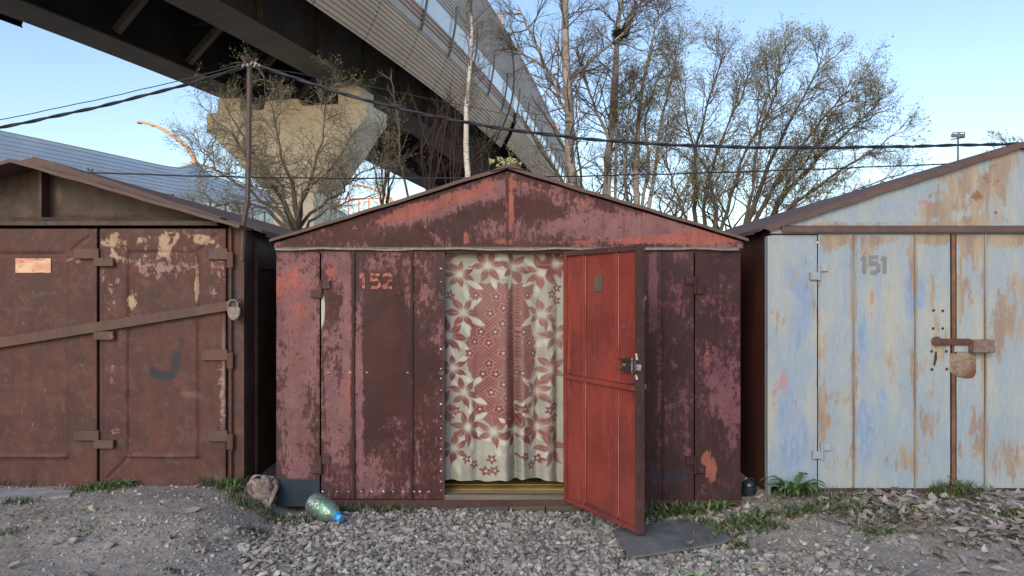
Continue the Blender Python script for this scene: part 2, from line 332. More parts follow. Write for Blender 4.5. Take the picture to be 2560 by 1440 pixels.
def pet_mat(name, tint, op):
    m = bpy.data.materials.new(name); m.use_nodes = True; t = m.node_tree; t.nodes.clear(); L = t.links.new
    o = t.nodes.new('ShaderNodeOutputMaterial'); tr = t.nodes.new('ShaderNodeBsdfTransparent'); tr.inputs[0].default_value = (*tint, 1)
    g = t.nodes.new('ShaderNodeBsdfGlossy'); g.inputs['Roughness'].default_value = .08; df = t.nodes.new('ShaderNodeBsdfDiffuse'); df.inputs[0].default_value = (*[c_*.8 for c_ in tint], 1)
    lw = t.nodes.new('ShaderNodeLayerWeight'); lw.inputs[0].default_value = .42; tc = t.nodes.new('ShaderNodeTexCoord')
    n = t.nodes.new('ShaderNodeTexNoise'); n.inputs['Scale'].default_value = 22; n.inputs['Detail'].default_value = 3; L(tc.outputs['Object'], n.inputs['Vector'])
    bp = t.nodes.new('ShaderNodeBump'); bp.inputs['Distance'].default_value = .012; L(n.outputs[0], bp.inputs['Height']); L(bp.outputs[0], g.inputs['Normal']); L(bp.outputs[0], lw.inputs['Normal'])
    m1 = t.nodes.new('ShaderNodeMixShader'); m1.inputs[0].default_value = op; L(tr.outputs[0], m1.inputs[1]); L(df.outputs[0], m1.inputs[2])
    m2 = t.nodes.new('ShaderNodeMixShader'); L(lw.outputs['Fresnel'], m2.inputs[0]); L(m1.outputs[0], m2.inputs[1]); L(g.outputs[0], m2.inputs[2]); L(m2.outputs[0], o.inputs[0])
    return m
M['pet'] = pet_mat('clear_plastic', (.93, .97, 1.0), .10)
M['pet_green'] = pet_mat('green_tinted_plastic', (.22, .80, .42), .34)
M['rust_orange'] = rust('orange_rust_strip', (.10, .042, .028), (.21, .105, .06), (4, 4, 1)); M['plate_rust'] = rust('rusty_cream_plate', (.25, .20, .145), (.13, .055, .032), (9, 1, 1)); M['rib_blue'] = simple('rust_edged_blue_rib', (.26, .245, .215), (.16, .10, .07), 9, .6, .3, stretch=(1, 1, .12)); M['iron_box'] = simple('dull_brown_lock_box', (.19, .13, .115), (.12, .075, .065), 25, .5, .4, c2=(.26, .19, .17))
M['birch'] = None
def bark(name, c0, c1, lent=0.0, sc=6.0):
    s = NT(name); n = s.noise(sc, 7, .7, stretch=(1, 1, .3)); c = s.mix(s.step(n, .35, .65), c0, c1)
    if lent:
        h = s.step(s.noise(7, 6, .75, .3, stretch=(.35, .35, 2.6), loc=(1, 2, 3)), .54, .60); c = s.mix(s.mul(h, lent), c, (.03, .026, .024))
    s.bump(n, .01, .5); return s.done(c, .85, .15)
M['birch'] = bark('birch_bark', (.36, .315, .28), (.24, .205, .18), .9)
M['birch_white'] = bark('white_birch_bark', (.60, .56, .52), (.46, .43, .40), .85)
M['bark_dark'] = bark('dark_willow_bark', (.11, .088, .066), (.06, .05, .04))
M['bark_olive'] = bark('olive_bark', (.13, .105, .07), (.075, .06, .042))
M['twig'] = bark('dark_twigs', (.165, .132, .105), (.105, .085, .07))
M['twig_grey'] = bark('grey_twigs', (.25, .215, .165), (.15, .13, .10))
M['twig_brown'] = bark('brown_twigs', (.075, .05, .043), (.05, .035, .032))
M['bud'] = simple('budding_leaves', (.29, .275, .12), (.20, .205, .095), 3, .7, .2)
M['bud_dark'] = simple('catkin_buds', (.21, .215, .13), (.29, .285, .17), 3, .7, .2)
M['bud_pale'] = simple('pale_young_leaves', (.33, .33, .16), (.24, .26, .11), 3, .7, .2)
M['nest'] = simple('nest_twigs', (.035, .027, .02), (.06, .046, .034), 10, .9, .1)
# ------------------------------------------------------------------ ground
def sst(a, b, x):
    t = np.clip((x-a)/(b-a), 0, 1); return t*t*(3-2*t)
def gz(x, y):
    x = np.asarray(x, float); y = np.asarray(y, float)
    near = .45+.55*sst(-1.5, -.15, y)
    z = -.035+.175*sst(-1.5, -1.95, x)*near+.125*sst(1.45, 2.0, x)*near
    z = z+.05*np.exp(-((x+2.25)/.45)**2-((y+.55)/.4)**2)-.03*np.exp(-((x+1.6)/.25)**2-((y+.05)/.5)**2)
    z = z+.03*np.exp(-((x-2.3)/.5)**2-((y+.6)/.3)**2)
    z = z+(vnoise(x, y, 1.7, 3)-.5)*.03+(vnoise(x, y, 6, 4)-.5)*.014+(vnoise(x, y, 17, 5)-.5)*.007
    return z
def axis(lo, hi, a, b, fine):
    m = np.arange(a, b, fine); g = np.geomspace(.05, 1, 22)
    left = a-(a-lo)*g[::-1]; right = b+(hi-b)*g
    return np.concatenate([left, m, right])
gx = axis(-260, 260, -4.3, 4.3, .02); gy = axis(-12, 320, -2.4, .5, .02)
GX, GY = np.meshgrid(gx, gy, indexing='ij'); GZ = gz(GX, GY)
rng0 = np.random.default_rng(3)
fine = ((GX > -4.3) & (GX < 4.3) & (GY > -2.4) & (GY < .5)); GZ = GZ+fine*rng0.normal(0, .0022, GZ.shape)
gi = np.arange(GX.size).reshape(GX.shape)
gme = np_mesh('ground', np.stack([GX, GY, GZ], -1).reshape(-1, 3), np.stack([gi[:-1, :-1], gi[1:, :-1], gi[1:, 1:], gi[:-1, 1:]], -1).reshape(-1, 4), True)
def ground_mat():
    s = NT('dirt_and_grit'); n = s.noise(1.1, 8, .65, .4); n2 = s.noise(7, 10, .72, .3); f = s.noise(70, 6, .75); v = s.voro(95, out='Color')
    vs = s.n('ShaderNodeSeparateColor'); s.put(vs.inputs[0], v)
    c = s.mix(s.step(s.add(s.mul(n, .5), s.mul(n2, .5)), .38, .62), (.285, .265, .245), (.20, .178, .16))
    c = s.mix(s.mul(s.step(n2, .52, .7), .6), c, (.33, .32, .31))
    c = s.mix(s.mul(s.step(s.noise(3, 8, .7, .5, loc=(5, 5, 0)), .56, .68), .45), c, (.10, .105, .06))
    c = s.mix(.55, c, s.mix(vs.outputs[0], (.22, .22, .22), (.78, .78, .78)), 'OVERLAY')
    c = s.mix(.35, c, s.mix(f, (.1, .1, .1), (.9, .9, .9)), 'OVERLAY')
    s.bump(s.add(s.mul(f, .6), s.mul(vs.outputs[0], .6)), .004, .7)
    return s.done(c, .92, .15)
tag(link('ground', gme, ground_mat()), 'grey brown trodden dirt and grit in front of the garages', 'ground', kind='structure')

# ------------------------------------------------------------------ shared garage pieces
def seg_relief(segs):                            # (x0,y0,x1,y1,width,height) in photo pixels / metres
    def h(X, Z):
        px = X*F/D+1280; py = HZ-(Z-EYE)*F/D; o = 0*X
        for x0, y0, x1, y1, w, a in segs:
            dx, dy = x1-x0, y1-y0; t = np.clip(((px-x0)*dx+(py-y0)*dy)/(dx*dx+dy*dy), 0, 1)
            d = np.hypot(px-x0-t*dx, py-y0-t*dy); o = o+a*np.exp(-(d/w)**2)
        return o
    return h
def strip(mb, px0, px1, py0, py1, y0, y1):
    return mb.box(X0(px0), X0(px1), y0, y1, Z0(py1), Z0(py0))
def hinge(parent, px, py, mats, flip=False, y=-.008, s=1.0, drop=22):
    """two offset straps round a pin: upper strap to the right of the pin, lower strap to the left (mirrored if flip)"""
    w = 24*s; k = -1 if flip else 1
    mb = MB(); a, b = (px, px+k*w); strip(mb, min(a, b), max(a, b), py-13*s, py+7*s, y-.016, y)
    a, b = (px-k*w, px); strip(mb, min(a, b), max(a, b), py-13*s+drop*s, py+7*s+drop*s, y-.016, y+.001)
    h = mb.build('hinge', mats, parent, bevel=.002)
    MB().tube([(X0(px), y-.014, Z0(py+30*s)), (X0(px), y-.014, Z0(py-14*s))], .012*s, 8).build('hinge_pin', mats, h, True)
    return h
# stroke paths of the painted digits
DIG = {'1': [[(.18, .74), (.5, 1)], [(.5, 1), (.5, 0)]], '5': [[(.92, .95), (.14, .95), (.10, .56), (.62, .60), (.90, .42), (.88, .18), (.58, .04), (.06, .08)]],
       '2': [[(.06, .80), (.16, .95), (.70, .97), (.92, .80), (.84, .58), (.10, .12), (.06, .05), (.96, .05)]]}
def number(txt, px0, px1, py0, py1, y, mat, parent, wgt=.15, gap=.22, stencil=False):
    mb = MB(); n = len(txt); cw = (X0(px1)-X0(px0))/(n+gap*(n-1)); H = Z0(py0)-Z0(py1)
    for i, ch in enumerate(txt):
        ox = X0(px0)+i*cw*(1+gap)
        for kp_, path in enumerate(DIG[ch]):
            pts = [Vector((ox+u*cw, Z0(py1)+v*H)) for u, v in path]; hw = wgt*H/2
            for j, (p, q) in enumerate(zip(pts[:-1], pts[1:])):
                d = (q-p); L = d.length; d /= L; e = hw*.9
                if stencil and ch == '5' and j == 3: continue
                nn = Vector((-d.y, d.x))*hw; a0 = p-d*(e if j else 0); a1 = q+d*(e if j < len(pts)-2 else 0); yy = y-.0004*(j % 3)-.0003*kp_
                mb.prism([(c.x, yy, c.y) for c in (a0+nn, a0-nn, a1-nn, a1+nn)], (0, .0008, 0))
    return mb.build('house_number', mat, parent)
def roof_prism(name, poly, y0, y1, mat, parent):
    q = []
    for (xa, za), (xb, zb_) in zip(poly, poly[1:]+poly[:1]):
        n = max(1, int(abs(xb-xa)/.09))
        for i in range(n):
            x = xa+(xb-xa)*i/n; zz = za+(zb_-za)*i/n; zz += .003*math.sin(x*7.3+1)*math.sin(x*2.9)+.0022*math.sin(x*19+2)
            q.append((x, zz))
    mb = MB(); mb.prism([(x, y0, z) for x, z in q], (0, y1-y0, 0)); return mb.build(name, mat, parent)
DEEP = 5.7
def shell(g, xl, xr, z0, z1, y, matl, matr, zp=2.38):
    MB().box(xl, xl+.012, y+.02, DEEP, z0, z1).build('side_wall', matl, g); MB().box(xr-.012, xr, y+.02, DEEP, z0, z1).build('side_wall', matr, g)
    mb = MB(); mb.prism([(xl+.013, DEEP-.02, z0), (xr-.013, DEEP-.02, z0), (xr-.013, DEEP-.02, z1), ((xl+xr)/2, DEEP-.02, zp), (xl+.013, DEEP-.02, z1)], (0, .02, 0)); mb.build('back_wall', M['side'], g)

# ------------------------------------------------------------------ CENTRE GARAGE
xl, xr = X0(690), X0(1852); zs = Z0(1266)
gc = thing('garage', 'peeling maroon and pink metal garage, number 152, with an open red door', 'garage', ((xl+xr)/2, 0, zs), 'metal garages side by side')
shell(gc, xl, xr, zs, Z0(602), 0, M['side'], M['side'])
def ctop(x):                                     # gable top line
    px = x*F/D+1280; return Z0(np.interp(px, [684, 1268, 1860], [609, 428, 606]))
mk_gable = blobs([(1, 1000, 500, 260, 0, 0)]) 
def mk_gable(px, py):
    o = np.zeros(px.shape+(4,), np.float32)
    dl = py-np.interp(px, [684, 1268], [609, 428]); dr = py-np.interp(px, [1268, 1860], [428, 606])
    L = px < 1268
    o[..., 1] += np.where(L, .26*np.exp(-((dl-26)/20)**2)*np.clip((px-840)/160, 0, 1)*np.clip((1262-px)/40, 0, 1), 0)
    o[..., 0] += np.where(L, .22*np.exp(-((dl-40)/26)**2)*np.clip((px-860)/120, 0, 1), .10*np.exp(-((dr-35)/28)**2))
    o[..., 1] += np.where(~L, .16*np.exp(-((dr-22)/12)**2)*np.clip((1520-px)/60, 0, 1), 0)
    o += blobs([(0, 980, 560, 230, 40, -.10), (0, 1150, 520, 90, 40, -.10), (0, 1120, 560, 80, 30, .07), (0, 1235, 570, 60, 26, .09), (0, 1500, 575, 230, 36, .14), (0, 1330, 480, 40, 60, -.02),
                (0, 1340, 520, 50, 30, -.10), (0, 1480, 520, 110, 18, -.05), (1, 1276, 510, 12, 70, .30), (1, 1165, 590, 9, 30, .27), (1, 1710, 596, 130, 13, .34), (1, 1790, 580, 60, 18, .28), (1, 1560, 605, 260, 9, .16), (0, 1700, 565, 150, 35, .10),
                (1, 1250, 606, 30, 12, .2), (0, 760, 590, 60, 16, .05), (0, 800, 575, 20, 12, .08), (0, 690, 600, 20, 20, .15), (1, 1500, 585, 40, 10, .1), (3, 1840, 598, 15, 14, .0)])(px, py)
    return o
sheet('gable', X0(686), X0(1858), Z0(621), ctop, -.004, M['center'], gc, .016, mask=mk_gable, h=seg_relief([(1268, 425, 1268, 620, 3, -.006), (960, 470, 1262, 447, 3, .0)]))
sm = MB(); strip(sm, 1264.5, 1271, 428, 620, -.010, .004); sm.build('seam_strip', M['center'], gc)
# roof slopes with their thin trim
z = lambda py: Z0(py)
roof_prism('roof_panel', [(X0(677), z(607)), (X0(1268), z(424)), (X0(1268), z(415)), (X0(677), z(600))], -.035, DEEP+.1, M['roof'], gc)
roof_prism('roof_panel', [(X0(1269), z(424)), (X0(1868), z(604)), (X0(1868), z(597)), (X0(1269), z(415))], -.035, DEEP+.1, M['roof'], gc)
rc = MB(); rc.prism([P(1225, 428, -.05), P(1262, 411, -.05), P(1285, 409, -.05), P(1312, 424, -.05), P(1272, 418, -.05)], (0, .35, 0)); rc.build('ridge_cap', M['iron'], gc)
# drip lip above the doors and lintel
mb = MB(); n = 30
for i in range(n):
    a, b = 688+i*(1848-688)/n, 688+(i+1)*(1848-688)/n; fa = lambda q: 3*math.sin(q*.021)+2*math.sin(q*.053)
    mb.hexa([P(a, 625+fa(a)*.5, -.034), P(b, 625+fa(b)*.5, -.034), P(b, 621, -.001), P(a, 621, -.001), P(a, 620.5+fa(a)*.5, -.034), P(b, 620.5+fa(b)*.5, -.034), P(b, 617, -.001), P(a, 617, -.001)])
mb.build('drip_edge', M['strip'] if 0 else M['iron_grey'], gc)
mb = MB(); strip(mb, 692, 1850, 621.5, 633, .004, .05); mb.build('lintel', M['frame_brown'], gc)
mkL = blobs([(0, 745, 900, 60, 340, .16, 2), (1, 745, 770, 75, 150, .175, 1), (1, 720, 700, 60, 60, .05), (0, 745, 1100, 60, 60, -.04), (2, 745, 1235, 200, 42, 1.0, 3), (2, 695, 1000, 18, 160, .25), (2, 693, 1130, 25, 60, .35),
             (0, 730, 1040, 14, 120, .10), (1, 782, 1110, 14, 22, .2), (0, 770, 1000, 30, 80, -.07), (0, 715, 955, 14, 140, -.08)])
sheet('wall_panel', X0(691), X0(799), zs, Z0(629), 0, M['center'], gc, .016, mask=mkL)
mkD = blobs([(0, 842, 800, 40, 420, .09, 2), (1, 835, 685, 26, 45, .19), (1, 872, 1000, 8, 90, .18), (1, 876, 780, 8, 120, .10), (0, 868, 850, 10, 300, .12, 2), (0, 840, 760, 26, 40, -.10), (0, 835, 1050, 30, 90, .05),
             (0, 960, 860, 60, 110, -.20, 2), (0, 960, 1000, 50, 80, -.14), (0, 960, 660, 60, 30, .06), (0, 900, 960, 12, 240, .16, 2), (1, 893, 880, 6, 60, .16), (0, 950, 1150, 60, 70, .07), (0, 985, 1060, 30, 40, .05), (0, 930, 1090, 40, 22, -.08), (0, 920, 1180, 30, 30, .06),
             (0, 1018, 720, 12, 80, .13), (0, 1010, 800, 20, 150, -.10), (0, 1070, 740, 40, 130, .055), (0, 1060, 950, 40, 130, -.03), (0, 1070, 1100, 40, 110, .0), (1, 1104, 800, 6, 100, .14), (1, 1104, 1150, 6, 90, .08), (3, 808, 770, 8, 45, .75), (3, 802, 800, 6, 30, .5),
             (2, 960, 1238, 170, 8, .4), (2, 1065, 870, 26, 60, .22), (2, 1090, 1000, 16, 120, .25), (2, 815, 1215, 14, 30, .45), (2, 1085, 640, 14, 18, .0)])
lf = thing('door_leaf', None, None); lf.parent = gc; lf.location = (X0(805)-gc.location.x, -.008, Z0(1245)-zs); del_ = 0
def leaf_sheet(px0, px1, mk, mat, par, name='door_sheet', py0=629, py1=1246, y=-.010, rel=None, step=.014):
    return sheet(name, X0(px0), X0(px1), Z0(py1), Z0(py0), y, mat, par, step, mask=mk, h=seg_relief(rel) if rel else None)
leaf_sheet(804, 884, mkD, M['center'], lf); leaf_sheet(885.5, 1029, mkD, M['center'], lf); leaf_sheet(1030.5, 1110, mkD, M['center'], lf)
for q in (884.7, 1030):
    mb = MB(); strip(mb, q-3, q+3, 628, 1248, -.024, -.006); mb.build('rib', M['center_dark'], lf)
mb = MB(); strip(mb, 1106.5, 1112, 630, 1246, -.016, .02); mb.build('edge_strip', M['frame_brown'], lf)
number('152', 897, 982, 685, 721, -.0130, M['num_orange'], lf, .2, .16, True)
spots = [(1103, y) for y in (672, 705, 873, 922, 946, 975, 1010, 1040, 1070, 1095, 1122, 1148, 1177, 1203, 1225)]+[(x, 1228) for x in (808, 843, 872, 904, 930, 960, 983, 1008, 1036, 1050, 1073)]+[(822, 931), (876, 931), (918, 931), (1020, 931)]
sp_me = None
for i, (a, b) in enumerate(spots):
    if sp_me is None:
        mb = MB(); mb.lathe([(0, -.0045), (.005, -.004), (.009, -.0018), (.0105, 0)], 7, Matrix.Rotation(R(-90), 4, 'X')); sp_o = mb.build('weld_spot', M['bright'], None, True); sp_me = sp_o.data
    else: sp_o = sp_o.copy(); COL.objects.link(sp_o)
    sp_o.parent = lf; sp_o.location = Vector((X0(a), -.0125, Z0(b)))-wloc(lf); sp_o.scale = (random.Random(i).uniform(.5, 1.15), 1, random.Random(i+50).uniform(.45, .9)); sp_o.rotation_euler = (0, random.Random(i).uniform(-.5, .5), 0)
# right leaf and wall panel: the open door's shade is toned into the paint
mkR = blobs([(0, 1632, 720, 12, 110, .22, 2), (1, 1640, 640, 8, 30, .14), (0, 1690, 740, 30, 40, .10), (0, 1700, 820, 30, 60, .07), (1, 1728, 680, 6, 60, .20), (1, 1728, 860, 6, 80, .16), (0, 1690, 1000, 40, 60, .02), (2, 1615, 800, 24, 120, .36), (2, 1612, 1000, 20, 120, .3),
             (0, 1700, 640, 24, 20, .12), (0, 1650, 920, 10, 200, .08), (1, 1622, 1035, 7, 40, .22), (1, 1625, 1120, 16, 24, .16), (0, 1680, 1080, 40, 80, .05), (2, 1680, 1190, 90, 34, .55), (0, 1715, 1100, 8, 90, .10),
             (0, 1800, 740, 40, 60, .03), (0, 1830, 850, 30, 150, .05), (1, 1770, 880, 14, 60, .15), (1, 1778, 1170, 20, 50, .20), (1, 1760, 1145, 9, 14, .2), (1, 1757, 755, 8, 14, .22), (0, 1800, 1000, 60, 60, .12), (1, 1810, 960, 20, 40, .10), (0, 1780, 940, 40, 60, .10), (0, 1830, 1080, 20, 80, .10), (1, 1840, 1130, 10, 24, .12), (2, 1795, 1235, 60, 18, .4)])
rf = thing('door_leaf', 'maroon door leaf, darkened in colour for shade, standing behind the opened wicket door', None); rf.parent = gc; rf.location = (X0(1660)-gc.location.x, -.008, Z0(1245)-zs)
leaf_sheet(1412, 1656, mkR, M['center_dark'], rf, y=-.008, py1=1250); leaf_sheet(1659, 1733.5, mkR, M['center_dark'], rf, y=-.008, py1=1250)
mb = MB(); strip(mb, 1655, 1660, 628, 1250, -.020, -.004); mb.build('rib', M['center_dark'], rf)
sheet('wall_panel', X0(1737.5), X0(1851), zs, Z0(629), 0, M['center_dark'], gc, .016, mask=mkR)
for q in (745, 967):
    mb = MB(); mb.prism([P(1597, q-12, -.02), P(1608, q-12, -.02), P(1616, q-4, -.02), P(1616, q+4, -.02), P(1608, q+9, -.02), P(1597, q+9, -.02)], (0, .008, 0)); lg = mb.build('latch_lug', M['iron_grey'], rf)
    MB().lathe([(.012, 0), (.006, -.003), (0, -.003)], 10, Matrix.Translation(P(1607, q-1, -.0205)) @ Matrix.Rotation(R(90), 4, 'X')).build('bolt_hole', M['black_iron'], lg)
mb = MB(); strip(mb, 801, 1850, 1248, 1266, -.018, .05); sill = mb.build('sill', M['frame_brown'], gc)
mb = MB(); strip(mb, 1112, 1409, 1237, 1249, -.012, .06); mb.build('threshold', M['wood_old'], gc)
for q in ((803, 715), (803, 1152)): hinge(gc, *q, M['frame_brown'], y=-.012)
for q in ((1736, 705), (1736, 1152)): hinge(gc, *q, M['center_dark'], flip=True, y=-.010)
for q in (744, 932):
    mb = MB(); strip(mb, 1096, 1112, q-5, q+6, -.022, -.010); mb.build('latch_lug', M['iron'], lf, bevel=.002)
mb = MB()
for i in range(6):
    a, b = 905+i*92, 905+(i+1)*92-3; mb.hexa([P(a, 1290, -.03), P(b, 1288, -.03), P(b, 1290, .07), P(a, 1290, .07), P(a, 1266, -.03), P(b, 1266, -.03), P(b, 1266, .07), P(a, 1266, .07)])
mb.build('foundation_timber', M['beam'], gc)
# plank floor and dark inside behind the curtain
for i in range(9):
    y0 = .065+i*.115; mb = MB(); mb.box(X0(1100), X0(1420), y0, y0+.110, .035, .073+(i % 3)*.0035); mb.build('floor_board', M['floor'], gc)
MB().box(xl+.02, xr-.02, 1.12, DEEP-.03, .03, .07).build('floor', M['interior'], gc)
# opened wicket door (rotated about its right-hand hinge line)
hx, hy = X0(1409), -.016; ex, ey = X0(1409)*0+.4115, -.727; Ld = math.hypot(ex, ey); ex /= Ld; ey /= Ld; TH = .032
wd = thing('wicket_door', 'bright red inner side of the wicket door swung open', None); wd.parent = gc; wd.location = Vector((hx, hy, Z0(1250)))-wloc(gc)
def rot(V):
    V = np.array(V, np.float64); x = V[:, 0].copy(); y = V[:, 1].copy()
    V[:, 0] = hx+x*ex-y*ey; V[:, 1] = hy+x*ey+y*ex; return V
zb, ztp, zm = Z0(1250), Z0(630), Z0(938)
mkW = blobs([(2, 1280+.08*350, 960, 12, 26, .6), (2, 1280+.52*350, 850, 26, 30, .36), (2, 1280+.55*350, 800, 10, 16, .3), (3, 1280+.78*350, 900, 12, 22, .45), (2, 1280+.7*350, 938, 60, 10, .3), (2, 1280+.76*350, 960, 18, 40, .3), (2, 1400, 1235, 90, 14, .4), (2, 1300, 930, 20, 14, .35), (2, 1500, 650, 60, 14, .25), (0, 1400, 760, 40, 200, .04), (2, 1330, 1246, 200, 12, .3), (1, 1290, 850, 12, 200, .2), (2, 1280+.79*350, 930, 16, 22, .32)])
for a, b in ((.03, .237), (.245, .602), (.61, .80)):
    for z0, z1 in ((zb+.03, zm-.016), (zm+.016, ztp-.03)):
        sheet('door_sheet', a, b, z0, z1, TH*.45, M['red_inner'], wd, .02, mask=mkW, xf=rot, th=.008, dent=.006)
def dbox(name, x0, x1, y0, y1, z0, z1, mat, par=None, bevel=0):
    mb = MB(); mb.box(x0, x1, y0, y1, z0, z1); mb.v = [tuple(v) for v in rot(mb.v)]; return mb.build(name, mat, par or wd, bevel=bevel)
dbox('stile', 0, .03, 0, TH, zb, ztp, M['red_inner']); dbox('stile', .80, Ld, -.004, TH+.006, zb-.004, ztp+.006, M['frame_brown'])
dbox('rail', .03, .80, 0, TH, zb, zb+.03, M['red_inner']); dbox('rail', .03, .80, -.006, TH, ztp-.03, ztp+.004, M['frame_brown']); dbox('rail', .03, .80, -.012, TH, zm-.016, zm+.014, M['red_inner'])
for x in (.241, .606):
    dbox('rib', x-.009, x+.009, -.002, TH*.45, zb+.03, zm-.016, M['red_inner'], bevel=.003); dbox('rib', x-.009, x+.009, -.002, TH*.45, zm+.014, ztp-.03, M['red_inner'], bevel=.003)
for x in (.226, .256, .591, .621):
    for z0, z1 in ((zb+.05, zm-.02), (zm+.02, ztp-.04)): dbox('pale_edge', x-.0022, x+.0022, TH*.45-.0085, TH*.45-.004, z0, z1, M['worn'])  # thin paler lines along both sides of each rib
MB_ = dbox('outer_sheet', 0, Ld, TH+.007, TH+.012, zb, ztp, M['center'])
dbox('sticker', .355, .445, TH*.45-.007, TH*.45-.002, Z0(729), Z0(692), M['darkgrey_plate'])
lk = dbox('lock', .69, .825, -.022, TH*.45, 1.035, 1.115, M['black_iron'], bevel=.006)
dbox('lock_plate', .795, .80, -.030, -.020, 1.03, 1.12, M['bright'], lk); dbox('bolt', .80, .85, -.012, .004, 1.05, 1.085, M['bright'], lk); dbox('lock_bar', .67, .80, -.030, -.022, 1.098, 1.112, M['black_iron'], lk); dbox('lock_bar', .67, .80, -.030, -.022, 1.036, 1.048, M['black_iron'], lk)
dbox('lock_knob', .715, .735, -.034, -.022, 1.066, 1.084, M['iron_grey'], lk, .003)
for i, (u, zz) in enumerate(((.812, 1.14), (.815, 1.12), (.81, 1.01), (.816, 1.0))): dbox('weld_spot', u-.008, u+.01, -.008, 0, zz-.012, zz+.012, M['bright'], None, .003)

# ------------------------------------------------------------------ LEFT GARAGE
lx0, lx1 = X0(-560), X0(606); zl = Z0(1217)
gl = thing('garage', 'rusty brown metal garage with pressed door panels, slanted locking bar and padlock', 'garage', ((lx0+lx1)/2, 0, zl), 'metal garages side by side')
shell(gl, lx0, lx1, zl-.1, Z0(575), 0.02, M['side'], M['rust_dark'], 2.45)
for q in (.25, .9, 1.9, 3.0): MB().box(lx1+.001, lx1+.02, q, q+.05, zl-.1, Z0(590)).build('wall_rib', M['rust_dark'], gl)
MB().box(lx1+.001, lx1+.012, .3, .85, Z0(668), Z0(660)).build('wall_rib', M['rust_dark'], gl)
relR = [(322, 632, 322, 1140, 3.6, -.013), (493, 632, 493, 1140, 3.6, .013), (322, 1140, 493, 1140, 3.6, .013), (322, 632, 493, 632, 3.6, -.011), (270, 1195, 318, 1147, 3.6, -.013), (286, 596, 318, 628, 3.6, -.013), (497, 628, 540, 587, 3.6, -.013), (500, 1148, 545, 1190, 5, -.004), (255, 580, 255, 1210, 4, .008), (560, 580, 560, 1210, 4, .007)]
mkl = blobs([(0, 280, 610, 30, 30, .15), (0, 410, 610, 20, 34, .19), (0, 500, 600, 60, 22, .17), (0, 410, 640, 60, 20, .05), (0, 330, 755, 14, 30, .24), (0, 262, 700, 12, 50, .16), (0, 493, 700, 5, 60, .25), (0, 345, 660, 60, 16, .12), (0, 540, 700, 14, 70, .10),
              (1, 280, 935, 22, 36, .13), (1, 292, 1075, 22, 20, .13), (1, 555, 960, 10, 70, .14), (1, 560, 1080, 10, 120, .10), (1, 380, 675, 80, 30, .10), (1, 548, 660, 20, 90, .10), (1, 280, 720, 20, 50, .10), (1, 520, 1110, 24, 30, .08), (1, 200, 640, 20, 30, .10), (1, 150, 650, 50, 8, .14), (1, 205, 915, 8, 10, .12),
              (0, 330, 600, 90, 14, .10), (0, 290, 640, 30, 20, .12), (1, 450, 650, 90, 40, .09), (1, 300, 800, 40, 60, .05), (1, 520, 760, 40, 60, .07), (3, 560, 900, 5, 140, .4), (1, 90, 1000, 90, 90, .04), (1, 330, 1120, 50, 20, .06), (1, 450, 1060, 60, 60, .03), (2, 455, 850, 12, 36, .55), (2, 440, 905, 14, 36, .75), (2, 415, 940, 22, 16, .85), (2, 385, 930, 14, 20, .7), (2, 374, 895, 9, 26, .55), (2, 500, 790, 40, 14, .3), (3, 480, 985, 40, 14, .45), (3, 130, 980, 50, 60, .18), (3, 80, 950, 50, 30, .15), (3, 120, 1142, 60, 6, .3), (3, 410, 1140, 80, 5, .4), (3, 493, 1080, 4, 50, .4), (3, 560, 1000, 5, 200, .45), (1, 60, 780, 60, 60, .05), (1, 200, 700, 40, 40, .06), (2, 235, 900, 6, 320, .35), (2, 258, 900, 4, 320, .22), (2, 400, 1205, 160, 6, .35), (2, 100, 1205, 160, 6, .35), (2, 8, 1190, 30, 30, .3), (3, 500, 870, 8, 40, .3)])
d1 = sheet('door_leaf', X0(252), X0(565), zl, Z0(572), -.004, M['rust'], gl, .011, h=seg_relief(relR), mask=mkl, th=.03)
relL = [(165, 632, 165, 1140, 5, .007), (-200, 1142, 165, 1142, 3.6, .013), (-200, 634, 165, 634, 3.6, -.011), (168, 1148, 215, 1195, 5, -.008), (178, 626, 222, 592, 3.6, -.013), (240, 580, 240, 1210, 4, .008)]
d2 = sheet('door_leaf', X0(-260), X0(243), zl, Z0(572), -.002, M['rust'], gl, .012, h=seg_relief(relL), mask=mkl, th=.03)
MB().box(lx0, X0(-264), -.002, .03, zl, Z0(572)).build('front_panel', M['rust'], gl)
MB().box(X0(244), X0(251), .022, .04, zl, Z0(572)).build('door_jamb', M['rust_dark'], gl)
mkp = blobs([(2, 585, 745, 14, 70, .75), (2, 590, 980, 10, 40, .5), (2, 588, 860, 12, 60, .35)])
sheet('corner_post', X0(571), X0(609), zl-.1, Z0(568), .008, M['rust_dark'], gl, .014, mask=mkp, th=.05)
MB().box(X0(566.5), X0(570), .02, .06, zl, Z0(572)).build('door_jamb', M['rust_dark'], gl)
MB().tube([P(577, 1215, -.012), P(577, 570, -.012)], .010, 8).build('hinge_rod', M['rust_dark'], gl, True)
